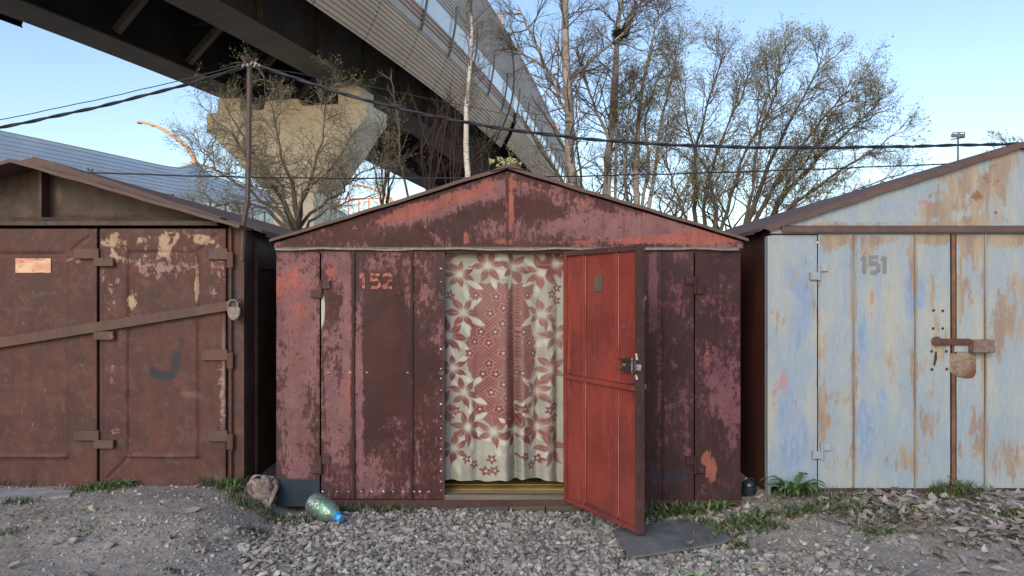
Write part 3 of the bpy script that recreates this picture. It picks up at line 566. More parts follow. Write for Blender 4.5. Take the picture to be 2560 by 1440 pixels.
# lintel ledge and gable set back under the roof
MB().prism([(0, -.045, Z0(565)), (0, .05, Z0(565)), (0, .05, Z0(541)), (0, .02, Z0(541)), (0, -.045, Z0(556))], (0, 0, 0)) if 0 else None
mb = MB(); mb.prism([(lx0+.02, -.030, Z0(564)), (lx0+.02, .169, Z0(566)), (lx0+.02, .169, Z0(540)), (lx0+.02, .034, Z0(542)), (lx0+.02, -.030, Z0(554))], (X0(540)-lx0, 0, 0)); mb.build('lintel', M['rust_olive'], gl)
ltop = lambda x: Z0(np.interp(x*F/D+1280, [-560, 25, 606], [568, 404, 569]))
mkg = blobs([(3, 110, 480, 14, 40, .5), (0, 100, 450, 12, 20, .1), (1, 60, 520, 40, 20, .06)])
sheet('gable', lx0+.01, X0(600), Z0(566), ltop, .17, M['rust_olive'], gl, .02, mask=mkg, h=seg_relief([(52, 470, 52, 530, 3, .006), (-50, 530, 52, 530, 3, .006), (120, 530, 330, 530, 3, .007), (120, 450, 120, 530, 3, .004)]))
MB().box(X0(81), X0(88), .07, .17, Z0(541), Z0(424)).build('gable_stiffener', M['rust_dark'], gl)
for i in range(12):
    q = 8+i*27+(i*7) % 5
    MB().lathe([(0, -.006), (.008, -.004), (.013, 0)], 8, Matrix.Translation((X0(q), .168, Z0(537))) @ Matrix.Rotation(R(-90), 4, 'X')).build('rivet', M['rust_olive'], gl, True)
def LP(px, py): v = P(px, py, -.12); return (v.x, v.z)
pa, pe, pw = LP(25, 396), LP(600, 562), LP(-540, 562)
roof_prism('roof_panel', [pa, pe, (pe[0]-.01, pe[1]-.022), (pa[0], pa[1]-.026)], -.12, .14, M['roof'], gl)
roof_prism('roof_panel', [pw, pa, (pa[0], pa[1]-.026), (pw[0], pw[1]-.022)], -.12, .14, M['roof'], gl)
xe = lx1+.085; pr = (pa[0], pa[1]+.062)
roof_prism('roof_panel', [pr, (xe, pe[1]-.012), (xe, pe[1]-.028), (pa[0], pa[1]-.02)], .141, DEEP, M['roof'], gl); roof_prism('roof_panel', [(pw[0], pw[1]), pr, (pa[0], pa[1]-.02), (pw[0], pw[1]-.02)], .141, DEEP, M['roof'], gl)
mb = MB()
for i in range(40):                              # ragged hanging edge of the roof sheet
    y0 = .14+i*.12; h = .018+.018*math.sin(i*1.3)+.012*math.sin(i*.47); mb.box(xe-.004, xe+.002, y0, y0+.12, pe[1]-.016-h, pe[1]-.013)
mb.build('eave_edge', M['roof'], gl)
# straps on the door leaves
def strap(a, b, c, d, y=-.012, t=.018, nm='hinge_strap', mat='rust_bar'):
    mb = MB(); strip(mb, a, b, c, d, y-t, y); return mb.build(nm, M[mat], gl, bevel=.003)
for q in (622, 873, 1075):
    strap(524 if q != 873 else 508, 572, q, q+27); strap(570, 586, q+8, q+48, -.010, .02, 'hinge_knuckle', 'rust_dark')
for q in (622, 1075): strap(190, 252, q, q+25)
for q in (645, 828, 1098): strap(241, 290, q, q+21, -.014, .026)
# slanted locking bar
a, b = P(-300, 905, -.045), P(592, 760, -.045); dv = (b-a).normalized(); up = Vector((-dv.z, 0, dv.x))*.037
mb = MB(); mb.hexa([a-up, b-up, b-up+Vector((0, .012, 0)), a-up+Vector((0, .012, 0)), a+up, b+up*.8, b+up*.8+Vector((0, .012, 0)), a+up+Vector((0, .012, 0))]); bar = mb.build('locking_bar', M['rust_bar'], gl, bevel=.003)
MB().tube([P(592, 764, -.05), P(604, 752, -.05), P(600, 746, -.045), P(588, 752, -.04)], .008, 6).build('staple', M['iron'], bar, True)
for q in ((20, -.008),):
    pl = sheet('door_plate', X0(40), X0(128), Z0(682), Z0(646), -.0075, M['plate'], gl, .03, th=.003)
pd = thing('padlock', 'grey iron padlock hanging from the end of the slanted locking bar', 'padlock', P(583, 800, -.06))
mb = MB(); mb.prism([P(566, 772, -.075), P(570, 790, -.075), P(577, 799, -.075), P(584, 802, -.075), P(592, 798, -.075), P(599, 788, -.075), P(600, 770, -.075), P(592, 766, -.075), P(572, 767, -.075)], (0, .022, 0)); mb.build('lock_body', M['iron_grey'], pd, bevel=.004)
MB().tube([P(571, 769, -.064), P(570, 757, -.064), P(577, 750, -.064), P(588, 750, -.064), P(594, 757, -.064), P(594, 769, -.064)], .0065, 8).build('shackle', M['iron_grey'], pd, True)
MB().lathe([(.005, 0), (0, -.002)], 8, Matrix.Translation(P(583, 785, -.076)) @ Matrix.Rotation(R(90), 4, 'X')).build('keyhole_cover', M['iron'], pd)

# ------------------------------------------------------------------ RIGHT GARAGE
rx0, rx1 = X0(1926), X0(3165); zr = Z0(1236)
gr = thing('garage', 'metal garage in weathered light blue and cream paint with rust streaks, number 151', 'garage', ((rx0+rx1)/2, 0, zr), 'metal garages side by side')
shell(gr, rx0, rx1, zr-.1, Z0(576.5), .0, M['side_red'], M['side'], 2.57)
mb = MB(); strip(mb, 1919, 1926.5, 590, 1238, -.004, .06); mb.build('corner_strip', M['blue'], gr)
mkr = blobs([(0, 1985, 900, 60, 330, .10, 2), (0, 2000, 720, 30, 100, .06), (3, 1960, 960, 22, 90, .20), (3, 1945, 700, 12, 60, .10), (0, 2000, 1130, 50, 80, .10), (3, 2035, 790, 10, 50, .14), (3, 1935, 1000, 8, 60, .18), (3, 1950, 620, 12, 40, .12),
             (0, 2275, 730, 14, 70, .28), (0, 2300, 740, 14, 40, .25), (0, 2155, 860, 12, 80, .22), (0, 2195, 720, 10, 50, .20), (0, 2165, 1050, 30, 50, .14), (0, 2165, 1120, 20, 60, .16), (0, 2420, 680, 20, 80, .12), (0, 2560, 780, 30, 60, .08), (0, 2110, 800, 12, 200, .08), (0, 2200, 1010, 60, 40, .07),
             (1, 2220, 900, 60, 70, .065), (1, 2265, 1150, 40, 40, .10), (1, 2070, 620, 26, 24, .12), (1, 2180, 610, 14, 26, .08), (1, 2330, 595, 50, 16, .16), (1, 2500, 600, 60, 24, .14), (1, 2500, 820, 26, 80, .12), (1, 2540, 720, 40, 80, .08), (1, 2320, 1050, 26, 90, .06), (1, 2410, 720, 20, 100, .05), (1, 2060, 1060, 12, 120, .08), (1, 2100, 1170, 40, 30, .05), (1, 2540, 1150, 60, 60, .09), (1, 2440, 1060, 20, 60, .08), (1, 2275, 650, 8, 60, .10), (1, 2060, 900, 12, 160, .06),
             *[(1, q, 900, 5, 340, .062, 3) for q in (2047, 2128, 2138, 2280, 2290, 2400, 2456, 2466)], (1, 2160, 640, 14, 50, .08), (1, 2330, 700, 30, 100, .05), (1, 2430, 620, 30, 40, .08), (1, 2350, 860, 40, 60, .06), *[(1, q, 600, 40, 12, .14) for q in (2090, 2200, 2330, 2420, 2520)], (2, 2370, 1190, 16, 16, .5), (2, 2382, 760, 7, 170, .40, 3), (2, 2385, 1060, 6, 160, .30, 3), (2, 2340, 835, 16, 14, .34), (3, 2180, 740, 7, 40, .26), (3, 2178, 800, 5, 30, .2), (2, 2405, 780, 6, 12, .3), (2, 2400, 925, 30, 40, .16), (2, 2410, 1200, 6, 10, .35), (2, 2430, 960, 5, 6, .4), (2, 2092, 958, 6, 7, .45), (2, 2092, 1147, 7, 7, .45), (2, 2333, 957, 6, 7, .45), (2, 2333, 1147, 7, 7, .45), (2, 2432, 1140, 6, 6, .45), (2, 1972, 928, 6, 6, .35), (2, 2092, 642, 6, 6, .25),
             (2, 2400, 1210, 12, 6, .2), (3, 2560, 1120, 20, 20, .22)])
sheet('wall_panel', X0(1927), X0(2042.5), Z0(1216), Z0(588), 0, M['blue'], gr, .016, mask=mkr)
mb = MB(); strip(mb, 1940, 3150, 570, 600, .012, .06); mb.build('lintel', M['side'], gr)  # added hidden strip behind the panel tops, keeps sky light out of the slits
rlf = thing('door_leaf', None, None); rlf.parent = gr; rlf.location = Vector((X0(2047), -.008, Z0(1220)))-wloc(gr)
def rsheet(a, b, par, y=-.006): return sheet('door_sheet', X0(a), X0(b), Z0(1220), Z0(586), y, M['blue'], par, .014, mask=mkr)
rsheet(2044.5, 2131, rlf); rsheet(2134, 2284, rlf); rsheet(2287, 2374, rlf)
rlg = thing('door_leaf', None, None); rlg.parent = gr; rlg.location = Vector((X0(2760), -.008, Z0(1220)))-wloc(gr)
rsheet(2391, 2459, rlg, -.003); rsheet(2462, 2620, rlg, -.003); rsheet(2623, 2760, rlg, -.003)
for q, par in ((2132.5, rlf), (2285.5, rlf), (2460.5, rlg), (2621.5, rlg)):
    mb = MB(); strip(mb, q-1.8, q+1.8, 585, 1221, -.018, .0); mb.build('rib', M['rib_blue'], par, bevel=.002)
sheet('seam_strip', X0(2377.5), X0(2386.5), Z0(1220), Z0(586), -.012, M['rust_orange'] if 'rust_orange' in M else M['rust'], rlf, .014, th=.014)
sheet('wall_panel', X0(2764), rx1, Z0(1216), Z0(588), 0, M['blue'], gr, .03)
mb = MB(); strip(mb, 1960, 3160, 1221, 1236, -.02, .05); mb.build('sill', M['rust'], gr)
rtop = lambda x: Z0(np.interp(x*F/D+1280, [1920, 2545, 3170], [574, 365, 574]))
mkrg = blobs([(2, 2455, 455, 34, 30, .44), (2, 2482, 412, 22, 30, .34), (2, 2420, 490, 30, 20, .20), (2, 2450, 495, 26, 10, .3), (1, 2450, 450, 80, 70, .10), (1, 2380, 520, 60, 14, .10), (2, 2440, 490, 10, 12, .3), (1, 2420, 470, 70, 60, .08), (3, 2310, 505, 26, 10, .24), (2, 2322, 490, 7, 7, .6, 2), (2, 2494, 452, 5, 5, .5, 2), (2, 2488, 533, 8, 7, .55, 2), (2, 2196, 541, 4, 5, .5), (2, 2346, 452, 4, 4, .4), (1, 2330, 535, 40, 20, .08), (1, 2440, 550, 60, 12, .14), (1, 2510, 400, 20, 30, .12), (1, 2540, 390, 20, 30, .10), (3, 2552, 440, 5, 26, .25), (0, 2240, 515, 60, 24, .14), (0, 2340, 480, 40, 20, .06), (0, 2120, 560, 60, 12, .08), (3, 2420, 505, 40, 14, .16), (1, 2300, 560, 200, 6, .10), (1, 2060, 565, 60, 8, .10)])
sheet('gable', X0(1926), rx1, Z0(584), rtop, -.004, M['blue'], gr, .016, mask=mkrg, h=seg_relief([(2533, 360, 2533, 585, 2.5, -.005)]))
mb = MB(); mb.prism([(X0(1950), -.045, Z0(581)), (X0(1950), -.005, Z0(568)), (X0(1950), -.005, Z0(564)), (X0(1950), -.045, Z0(568))], (rx1-X0(1950), 0, .0)); mb.build('drip_edge', M['roof'], gr)
re_, rp = (X0(1900), z(586)), (X0(2545), z(372)); rw = (X0(3190), z(586))
roof_prism('roof_fascia', [(X0(1922), z(577)), (X0(2545), z(372)), (X0(2545), z(358)), (X0(1904), z(570))], -.040, -.012, M['roof'], gr); roof_prism('roof_fascia', [(X0(2545.5), z(372)), (X0(3170), z(577)), (X0(3188), z(570)), (X0(2545.5), z(357))], -.040, -.012, M['roof'], gr)
roof_prism('roof_panel', [(X0(1900), z(575)), (X0(2545), z(364)), (X0(2545), z(356)), (X0(1900), z(569))], -.011, DEEP, M['roof'], gr); roof_prism('roof_panel', [(X0(2545.5), z(364)), (X0(3190), z(575)), (X0(3190), z(569)), (X0(2545.5), z(356))], -.011, DEEP, M['roof'], gr)
mb = MB()
for i in range(40):
    y0 = .0+i*.13; h = .010+.012*abs(math.sin(i*1.1)); mb.box(X0(1900)-.003, X0(1900)+.003, y0, y0+.13, z(575)-h, z(573))
mb.build('eave_edge', M['roof'], gr)
hinge(gr, 2045, 672, M['blue'], y=-.008, s=.95); hinge(gr, 2052, 1118, M['blue'], y=-.008, s=.95)
number('151', 2148, 2222, 641, 684, -.0085, M['num_grey'], rlf, .24, .08)
# hasp, box and plates round the lock
MB().tube([P(2342, 853, -.035), P(2342, 853, -.006)], .034, 14).build('hasp_pivot', M['rust_dark'], rlf, bevel=.003)
mb = MB(); strip(mb, 2344, 2420, 846, 862, -.034, -.024); mb.build('hasp_bar', M['rust_dark'], rlf, bevel=.002)
hb = MB(); hb.box(X0(2417), X0(2469), -.085, -.006, Z0(880), Z0(848)); hbx = hb.build('lock_box', M['iron_box'] if 'iron_box' in M else M['iron'], rlg, bevel=.006)
mb = MB(); strip(mb, 2383, 2418, 863, 879, -.016, -.006); mb.build('latch_plate', M['blue'], rlg)
mb = MB(); mb.prism([P(2376, 884, -.014), P(2441, 884, -.014), P(2441, 932, -.014), P(2434, 944, -.014), P(2420, 946, -.014), P(2390, 940, -.014), P(2376, 930, -.014)], (0, .010, 0)); kp = mb.build('keyhole_plate', M['plate_rust'] if 'plate_rust' in M else M['iron'], rlg, bevel=.003)
mb = MB(); strip(mb, 2402, 2411, 902, 926, -.018, -.012); mb.build('keyhole_cover', M['iron_grey'], kp, bevel=.002)
hole = None
for q in ((2332, 776), (2355, 777), (2331, 821), (2355, 821), (2327, 878), (2364, 878), (2328, 923), (2365, 922)):
    if hole is None:
        mb = MB(); mb.lathe([(0, -.0012), (.009, -.001), (.0105, 0)], 9, Matrix.Rotation(R(-90), 4, 'X')); hole = ho = mb.build('bolt_hole', M['black_iron'], None)
    else: ho = hole.copy(); COL.objects.link(ho)
    ho.parent = rlf; ho.location = Vector((X0(q[0]), -.0105, Z0(q[1])))-wloc(rlf)
mb = MB(); mb.prism([P(2338, 879, -.0105), P(2342, 879, -.0105), P(2343, 897, -.0105), P(2337, 915, -.0105), P(2334, 912, -.0105)], (0, .004, 0)); mb.build('keyhole', M['black_iron'], rlf)
# ------------------------------------------------------------------ OVERPASS
H = 7.7                                          # underside above eye level
cx = np.array([-1.74, -1.35, -1.023, -.839, -.70, -.387, -.222, .064, .264, .78, 1.15]); cd = np.array([.6, 1.65, 2.533, 3.097, 3.549, 4.97, 6.04, 7.72, 8.9, 12.0, 14.2])
pc = np.polyfit(cd, cx, 4)
def curve(d):                                    # d in H units -> world x, y, heading of the right girder edge
    return H*np.polyval(pc, d), H*d-D, np.arctan(np.polyval(np.polyder(pc), d))
def at(d, u, v):
    x, y, th = curve(np.asarray(d, float)); return np.stack([x+u*np.cos(th), y-u*np.sin(th), EYE+H+v+0*x], -1)
def sweep(name, prof, d0, d1, mat, parent, closed=True, step=.22, smooth=False):
    ds = np.linspace(d0, d1, max(2, int((d1-d0)/step)+1)); k = len(prof); w = np.array(wloc(parent))
    V = np.stack([at(ds, u, v) for u, v in prof], 1).reshape(-1, 3)-w; n = len(ds); Q = []
    idx = np.arange(n*k).reshape(n, k)
    a = idx if not closed else np.concatenate([idx, idx[:, :1]], 1)
    Q = np.stack([a[:-1, :-1], a[:-1, 1:], a[1:, 1:], a[1:, :-1]], -1).reshape(-1, 4); T = []
    if closed and k == 4: Q = np.concatenate([Q, [idx[0, ::-1]], [idx[-1]]])
    return link(name, np_mesh(name, V, Q, smooth), mat, parent)
def rect(u0, u1, v0, v1): return [(u0, v0), (u1, v0), (u1, v1), (u0, v1)]
ov = thing('overpass', 'curving elevated road on dark steel girders with ribbed beige noise barrier', 'overpass', tuple(at(3.6, -3, -H-EYE)))
DA, DB = .25, 13.5
sweep('girder', rect(-1.1, 0, 0, 1.95), DA, DB, M['girder'], ov); sweep('girder', rect(-6.05, -5.0, 0, 1.95), DA, DB, M['girder_shade'], ov)
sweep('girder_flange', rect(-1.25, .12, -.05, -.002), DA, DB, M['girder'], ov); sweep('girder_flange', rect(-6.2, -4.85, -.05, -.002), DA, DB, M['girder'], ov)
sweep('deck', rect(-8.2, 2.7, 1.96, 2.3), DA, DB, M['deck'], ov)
for q in np.arange(-4.6, -1.3, .42): sweep('deck_stiffener', rect(q, q+.05, 1.80, 1.958), DA, 8, M['deck'], ov)
for q in np.arange(.4, 2.3, .6): sweep('deck_stiffener', rect(q, q+.05, 1.80, 1.958), DA, 8, M['deck'], ov)
sd_list = [1.45, 1.9, 2.32, 2.74, 3.15, 3.57, 3.98, 4.4, 4.85, 5.3, 5.75, 6.2, 6.7, 7.2, 7.8, 8.4]
for d in sd_list:                                # cross frames: top beam, knee brace, cantilever beam
    def bm_(u0, v0, u1, v1, w=.12, dep=.22, nm='cross_beam', mat='girder_shade'):
        mb = MB(); p = [Vector(at(d, u, v)) for u, v in ((u0, v0), (u1, v1))]; mb.tube(p, w, 4, up=(0, 0, 1)); return mb.build(nm, M[mat], ov)
    bm_(-4.98, 1.62, -1.12, 1.62, .16); bm_(-4.95, .25, -3.4, 1.62, .15, nm='knee_brace', mat='girder'); bm_(.02, 1.55, 2.55, 1.75, .14); 
    mb = MB(); c = [Vector(at(d, u, v)) for u, v in ((.004, 0), (.22, 0), (.22, .25), (.10, .9), (.10, 1.9), (.004, 1.9))]; mb.prism(c, Vector(at(d+.006, 0, 0))-Vector(at(d, 0, 0))); mb.build('web_stiffener', M['girder'], ov)
# barrier profile (u, v) from the bottom edge upwards, bulging outwards
prof = np.array([(2.25, 0), (2.62, .7), (2.90, 1.5), (3.08, 2.4), (3.13, 3.3), (3.08, 4.2), (2.93, 5.4)])
def pu(v): return float(np.interp(v, prof[:, 1], prof[:, 0]))
def ribbed(v0, v1, pitch=.125, amp=.035, du=0.0):
    o = []; n = max(1, int((v1-v0)/pitch))
    for i in range(n):
        a = v0+(v1-v0)*i/n; p = (v1-v0)/n
        o += [(pu(a)+du, a), (pu(a+p*.45)+du, a+p*.45), (pu(a+p*.55)+amp+du, a+p*.55), (pu(a+p*.95)+amp+du, a+p*.95)]
    o.append((pu(v1)+du, v1)); return o
W0, W1 = 1.95, 2.6                              # window band
bays = np.arange(.5, 13.0, .36)
for i, d in enumerate(bays[:-1]):
    e = bays[i+1]-.004; st = .12
    far = d > 4.95; du = .22 if far else 0.0
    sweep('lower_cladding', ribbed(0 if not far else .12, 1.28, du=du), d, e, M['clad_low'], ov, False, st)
    sweep('ledge_strip', [(pu(1.28)+.05+du, 1.285), (pu(1.5)+.05+du, 1.50)], d, e, M['strip'], ov, False, st)
    sweep('middle_cladding', ribbed(1.50, W0, du=du*.5), d, e, M['clad_mid'], ov, False, st)
    sweep('window_pane', [(pu(W0)+.01, W0), (pu(W1)+.01, W1)], d, e, M['pane'], ov, False, st)
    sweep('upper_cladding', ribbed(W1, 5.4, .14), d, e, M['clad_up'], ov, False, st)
    sweep('top_cap', [(pu(5.4)-.14, 5.40), (pu(5.4)+.06, 5.40), (pu(5.4)+.06, 5.47), (pu(5.4)-.14, 5.47)], d, e, M['strip'], ov, True, st)
    mb = MB(); mb.tube([at(d, pu(v)+.09+du*.3, v) for v in (1.25, 1.6, 2.0, 2.5, 2.95, 3.1)], .055, 4); mb.build('barrier_post', M['post'], ov)
mb = MB(); vs = np.linspace(-.1, 5.4, 16); mb.tube([at(4.93, pu(max(0, v))+.14+.10*math.sin(v/5.4*3.1), v) for v in vs], .05, 6); mb.build('curved_rib', M['post'], ov, True)
# left cladding, ending raggedly near the camera
sweep('left_cladding', [(-8.1-.04*(i % 2), v) for i, v in enumerate(np.linspace(.5, 1.9, 16))], DA, 2.68, M['deck'], ov, False)
# pier: hammerhead and column
dP = 3.52; xq, yq, th = curve(np.array(dP)); ax = Vector((math.cos(th), -math.sin(th), 0)); ay = Vector((math.sin(th), math.cos(th), 0)); o0 = Vector((float(xq), float(yq), EYE+H))
def pp(u, v, t): return o0+ax*u+ay*t+Vector((0, 0, v))
pol = [(.75, -1.02), (.75, -1.62), (-1.3, -3.95), (-1.45, -4.6), (-1.45, -9.3), (-4.35, -9.3), (-4.35, -4.6), (-4.5, -4.0), (-6.75, -1.75), (-6.75, -1.05), (-6.2, -1.05), (-6.2, -.45), (-5.0, -.45), (-5.0, -.98), (-3.9, -.98), (-3.75, -.62), (-2.0, -.62), (-1.85, -.90), (-.35, -1.02), (-.35, -.30), (.3, -.30), (.3, -1.02)]
mb = MB()
def quadpr(a, t0=-.9, t1=.9): mb.prism([pp(u, v, t0) for u, v in a], ay*(t1-t0))
quadpr([(.75, -1.02), (.75, -1.48), (-1.3, -4.15), (-1.3, -9.3), (-2.95, -9.3), (-2.95, -4.25), (-5.75, -1.65), (-5.75, -1.02), (-3.35, -1.02), (-3.25, -.70), (-1.95, -.70), (-1.75, -.98)])
quadpr([(-.5, -1.01), (.35, -1.01), (.35, -.34), (-.5, -.34)], -.6, .6); quadpr([(-5.5, -1.01), (-4.5, -1.01), (-4.5, -.42), (-5.5, -.42)], -.6, .6)
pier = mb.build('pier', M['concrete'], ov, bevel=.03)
for u0, u1, v0 in ((-.75, .3, -.335), (-5.4, -4.88, -.415)):
    mb = MB(); mb.prism([pp(u0, v0, -.35), pp(u1, v0, -.35), pp(u1, -.055, -.35), pp(u0, -.055, -.35)], ay*.7); mb.build('bearing', M['girder'], pier)
# ------------------------------------------------------------------ second ramp on the left
rd_ = np.array([26, 37.4, 48.2, 60, 76.6, 100]); rx_ = np.array([-30.2, -25.9, -21.9, -19.3, -17.0, -14.6]); pr_ = np.polyfit(rd_, rx_, 3)
def ramp(px, dz, off=0.0):                       # along px: the wall's plan point, height above its own base line
    d = np.interp(px, pxs, dsr); return np.array([np.polyval(pr_, d)+off, d-D+0*off, EYE+dz])
dsr = np.linspace(26, 100, 160); pxs = 1280+np.polyval(pr_, dsr)/dsr*F
rw_ = thing('ramp', 'blue grey ribbed barrier wall of a far ramp with upswept lamp fin', 'ramp', (-24, 38, 0))
def rw_sweep(name, prof, p0, p1, mat, step=12, bump=None):
    ps = np.arange(p0, p1+step, step, float); k = len(prof); V = []
    for p in ps:
        for off, v in prof:
            b = bump(p)*np.clip((v-6.6)/1.4, 0, 1) if bump else 0
            V.append(ramp(p, v+b, off))
    V = np.array(V)-np.array(wloc(rw_)); idx = np.arange(len(ps)*k).reshape(len(ps), k)
    return link(name, np_mesh(name, V, np.stack([idx[:-1, :-1], idx[1:, :-1], idx[1:, 1:], idx[:-1, 1:]], -1).reshape(-1, 4)), mat, rw_)
def fin(p):                                      # upsweep of the top edge at the lamp
    return .95*math.exp(-abs(p-488)/16)+.10*math.exp(-((p-488)/60)**2)
def rib2(v0, v1, pitch=.21, a=.05):
    n = int((v1-v0)/pitch); o = []
    for i in range(n):
        q = v0+(v1-v0)*i/n; s_ = (v1-v0)/n; o += [(0, q), (0, q+s_*.3), (a, q+s_*.42), (a, q+s_*.98)]
    return o+[(0, v1)]
rw_sweep('upper_cladding', rib2(6.25, 8.0), -820, 1010, M['clad_blue'], 6, fin)
rw_sweep('top_cap', [(.07, 8.0), (.07, 8.09), (-.2, 8.09)], -820, 1010, M['strip'], 6, fin)
rw_sweep('window_pane', [(0, 5.5), (0, 6.245)], -820, 1010, M['pane'])
rw_sweep('lower_cladding', rib2(3.2, 5.49), -820, 1010, M['clad_blue'])
rw_sweep('deck', [(.1, 3.2), (.1, 2.2), (-7, 2.2)], -820, 1010, M['deck'])
for p in (-700, -560, -430, -320, -220, -140, -60, 20, 95, 165, 235, 300, 372, 430, 480, 524, 562, 598, 630, 660, 690):
    mb = MB(); mb.tube([ramp(p, 5.4, .05), ramp(p, 6.4, .05)], .07, 4); mb.build('barrier_post', M['post'], rw_)
mb = MB(); mb.tube([ramp(503, 5.4, .07), ramp(500, 8.0, .07)], .05, 4); mb.build('seam_strip', M['strip'], rw_)
for p in (-700, -350, -40, 160, 340, 560, 800):
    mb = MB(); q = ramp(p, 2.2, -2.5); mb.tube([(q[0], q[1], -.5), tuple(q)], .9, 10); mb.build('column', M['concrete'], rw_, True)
# lamps: arched orange arms
def arch_lamp(pts, d, w, label, loc=None, head=True):
    Y = d-D; c = [P(a, b, Y) for a, b in pts]; t = thing('street_lamp', label, 'street lamp', c[0], 'arched lamps along the elevated roads')
    n = len(c); cc = []
    for i in range(25):                          # Catmull-Rom through the points
        s_ = i/24*(n-1); k = min(int(s_), n-2); f = s_-k; g_ = lambda j: c[max(0, min(n-1, j))]
        p0, p1, p2, p3 = g_(k-1), g_(k), g_(k+1), g_(k+2)
        cc.append(.5*((2*p1)+(p2-p0)*f+(2*p0-5*p1+4*p2-p3)*f*f+(3*p1-p0-3*p2+p3)*f**3))
    mb = MB(); mb.tube(cc, list(np.linspace(w, w*.55, 25)), 8); mb.build('arm', M['lamp'], t, True)
    if head:
        for k in (24, 19):
            p = cc[k]; mb = MB(); mb.box(p.x+.0, p.x+.28, p.y-.10, p.y+.10, p.z-w*1.0, p.z-w*.45); mb.build('lamp_head', M['lamp_head'], t, bevel=.02)
    return t
arch_lamp([(490, 408), (478, 382), (458, 360), (432, 338), (400, 320), (372, 309), (344, 304)], 50, .15, 'orange arched lamp on the grey ramp wall, left of the bush')
arch_lamp([(1256, 64), (1244, 46), (1226, 24), (1204, 4), (1180, -16), (1150, -32)], float(4.75*H), .17, 'orange arched lamp rising from the top edge of the overpass barrier')
arch_lamp([(1394, 324), (1389, 313), (1380, 303), (1369, 296)], float(8.6*H), .17, 'small distant orange lamp at the far barrier, seen through birch twigs', head=False)
arch_lamp([(985, 508), (968, 492), (945, 478), (915, 467), (882, 462)], 85, .22, 'distant orange arched lamp low beside the orange gantry')
gt = thing('gantry', 'far orange gantry frame of posts and one long rail under the overpass', 'gantry', P(895, 560, 82-D))
mb = MB(); mb.tube([P(812, 499, 82-D), P(980, 495, 82-D)], .12, 4); mb.build('rail', M['gantry'], gt)
for q in (815, 846, 871, 897, 922, 950, 975):
    mb = MB(); mb.tube([P(q, 497, 82-D), P(q, 565, 82-D)], .10, 4); mb.build('post', M['gantry'], gt)
fm = thing('floodlight_mast', 'tall thin mast with a railed floodlight platform far behind the blue garage', 'mast', P(2395, 760, 60-D))
mb = MB(); mb.tube([P(2395, 740, 60-D), P(2395, 342, 60-D)], [.14, .07], 8); mb.build('pole', M['lamp_head'], fm)
mb = MB(); Yf = 60-D
for a, b in (((2378, 349), (2412, 343)), ((2382, 332), (2411, 330)), ((2378, 341), (2382, 332)), ((2411, 330), (2412, 343)), ((2395, 345), (2395, 331)), ((2386, 340), (2404, 330))):
    mb.tube([P(*a, Yf), P(*b, Yf)], .045, 4); mb.tube([P(*a, Yf+.9), P(*b, Yf+.9)], .045, 4)
mb.hexa([P(2378, 350, Yf), P(2412, 345, Yf), P(2412, 345, Yf+.9), P(2378, 350, Yf+.9), P(2378, 347, Yf), P(2412, 342, Yf), P(2412, 342, Yf+.9), P(2378, 347, Yf+.9)]); mb.build('platform', M['lamp_head'], fm)
for q in (2384, 2396, 2407):
    mb = MB(); p = P(q, 339, Yf-.2); mb.box(p.x-.16, p.x+.16, p.y-.1, p.y+.1, p.z-.14, p.z+.14); mb.build('floodlight', M['lamp_head'], fm, bevel=.03)

# ------------------------------------------------------------------ pole and cables
po = thing('cable_pole', 'thin rusty pipe pole bolted to the rusty garage corner, forked at its top', 'pole', P(612, 640, .02))
mb = MB(); mb.tube([P(606, 650, -.02), P(608, 560, -.025), P(614, 530, -.02), (P(619, 500, 0)), P(622, 380, .0), P(623, 250, .0), P(624, 160, 0)], .0185, 8); mb.build('pipe', M['iron'], po, True)
for a, b in (((624, 170), (603, 142)), ((624, 166), (645, 148))):
    mb = MB(); mb.tube([P(*a), P(*b)], .009, 6); mb.build('fork_arm', M['iron'], po)
def cable(name, label, pts, Y, r, mat='cable', twist=0.0, Yb=None, group=None, sag=None):
    n = 90; xs = np.array([p[0] for p in pts], float); ys = np.array([p[1] for p in pts], float)
    q = np.linspace(xs[0], xs[-1], n); t = (q-xs[0])/(xs[-1]-xs[0])
    # smooth interpolation: cubic fit when many points
    yy = np.polyval(np.polyfit(xs, ys, min(3, len(xs)-1)), q) if len(xs) > 2 else np.interp(q, xs, ys)
    yy = yy+np.sin(q*.031)*.5+np.sin(q*.083+1)*.35
    Yv = Y+(0 if Yb is None else (Yb-Y))*t
    c = [P(a, b, c_) for a, b, c_ in zip(q, yy, Yv)]; t_ = thing(name, label, 'cable', c[0], group)
    if twist:
        N = 420; cc = np.array([tuple(v) for v in c]); s_ = np.linspace(0, n-1, N); C3 = np.stack([np.interp(s_, np.arange(n), cc[:, k]) for k in range(3)], 1)
        L = np.cumsum(np.r_[0, np.linalg.norm(np.diff(C3, axis=0), axis=1)])
        for ph in (0, math.pi):
            w = L/twist*2*math.pi+ph; V = C3.copy(); V[:, 2] += np.cos(w)*r*.6; V[:, 1] += np.sin(w)*r*.6
            mb = MB(); mb.tube([tuple(v) for v in V], r, 5); mb.build('strand', M[mat], t_, True)
    else:
        mb = MB(); mb.tube(c, r, 6); mb.build('strand', M[mat], t_, True)
    return t_
cable('overhead_cable', 'thick black cable from the pole out to the left edge over the ramp', [(-1100, 470), (-600, 412), (-160, 346), (0, 315), (150, 288), (300, 258), (450, 218), (540, 190), (612, 165)], .15, .0085, twist=.38, Yb=.0)
cable('overhead_cable', 'thick twisted black cable from the pole across the trees to the blue garage', [(636, 163), (780, 205), (960, 258), (1200, 318), (1500, 352), (1800, 364), (2050, 368), (2300, 366), (2560, 361), (2700, 356)], .0, .0088, twist=.36, Yb=.4)
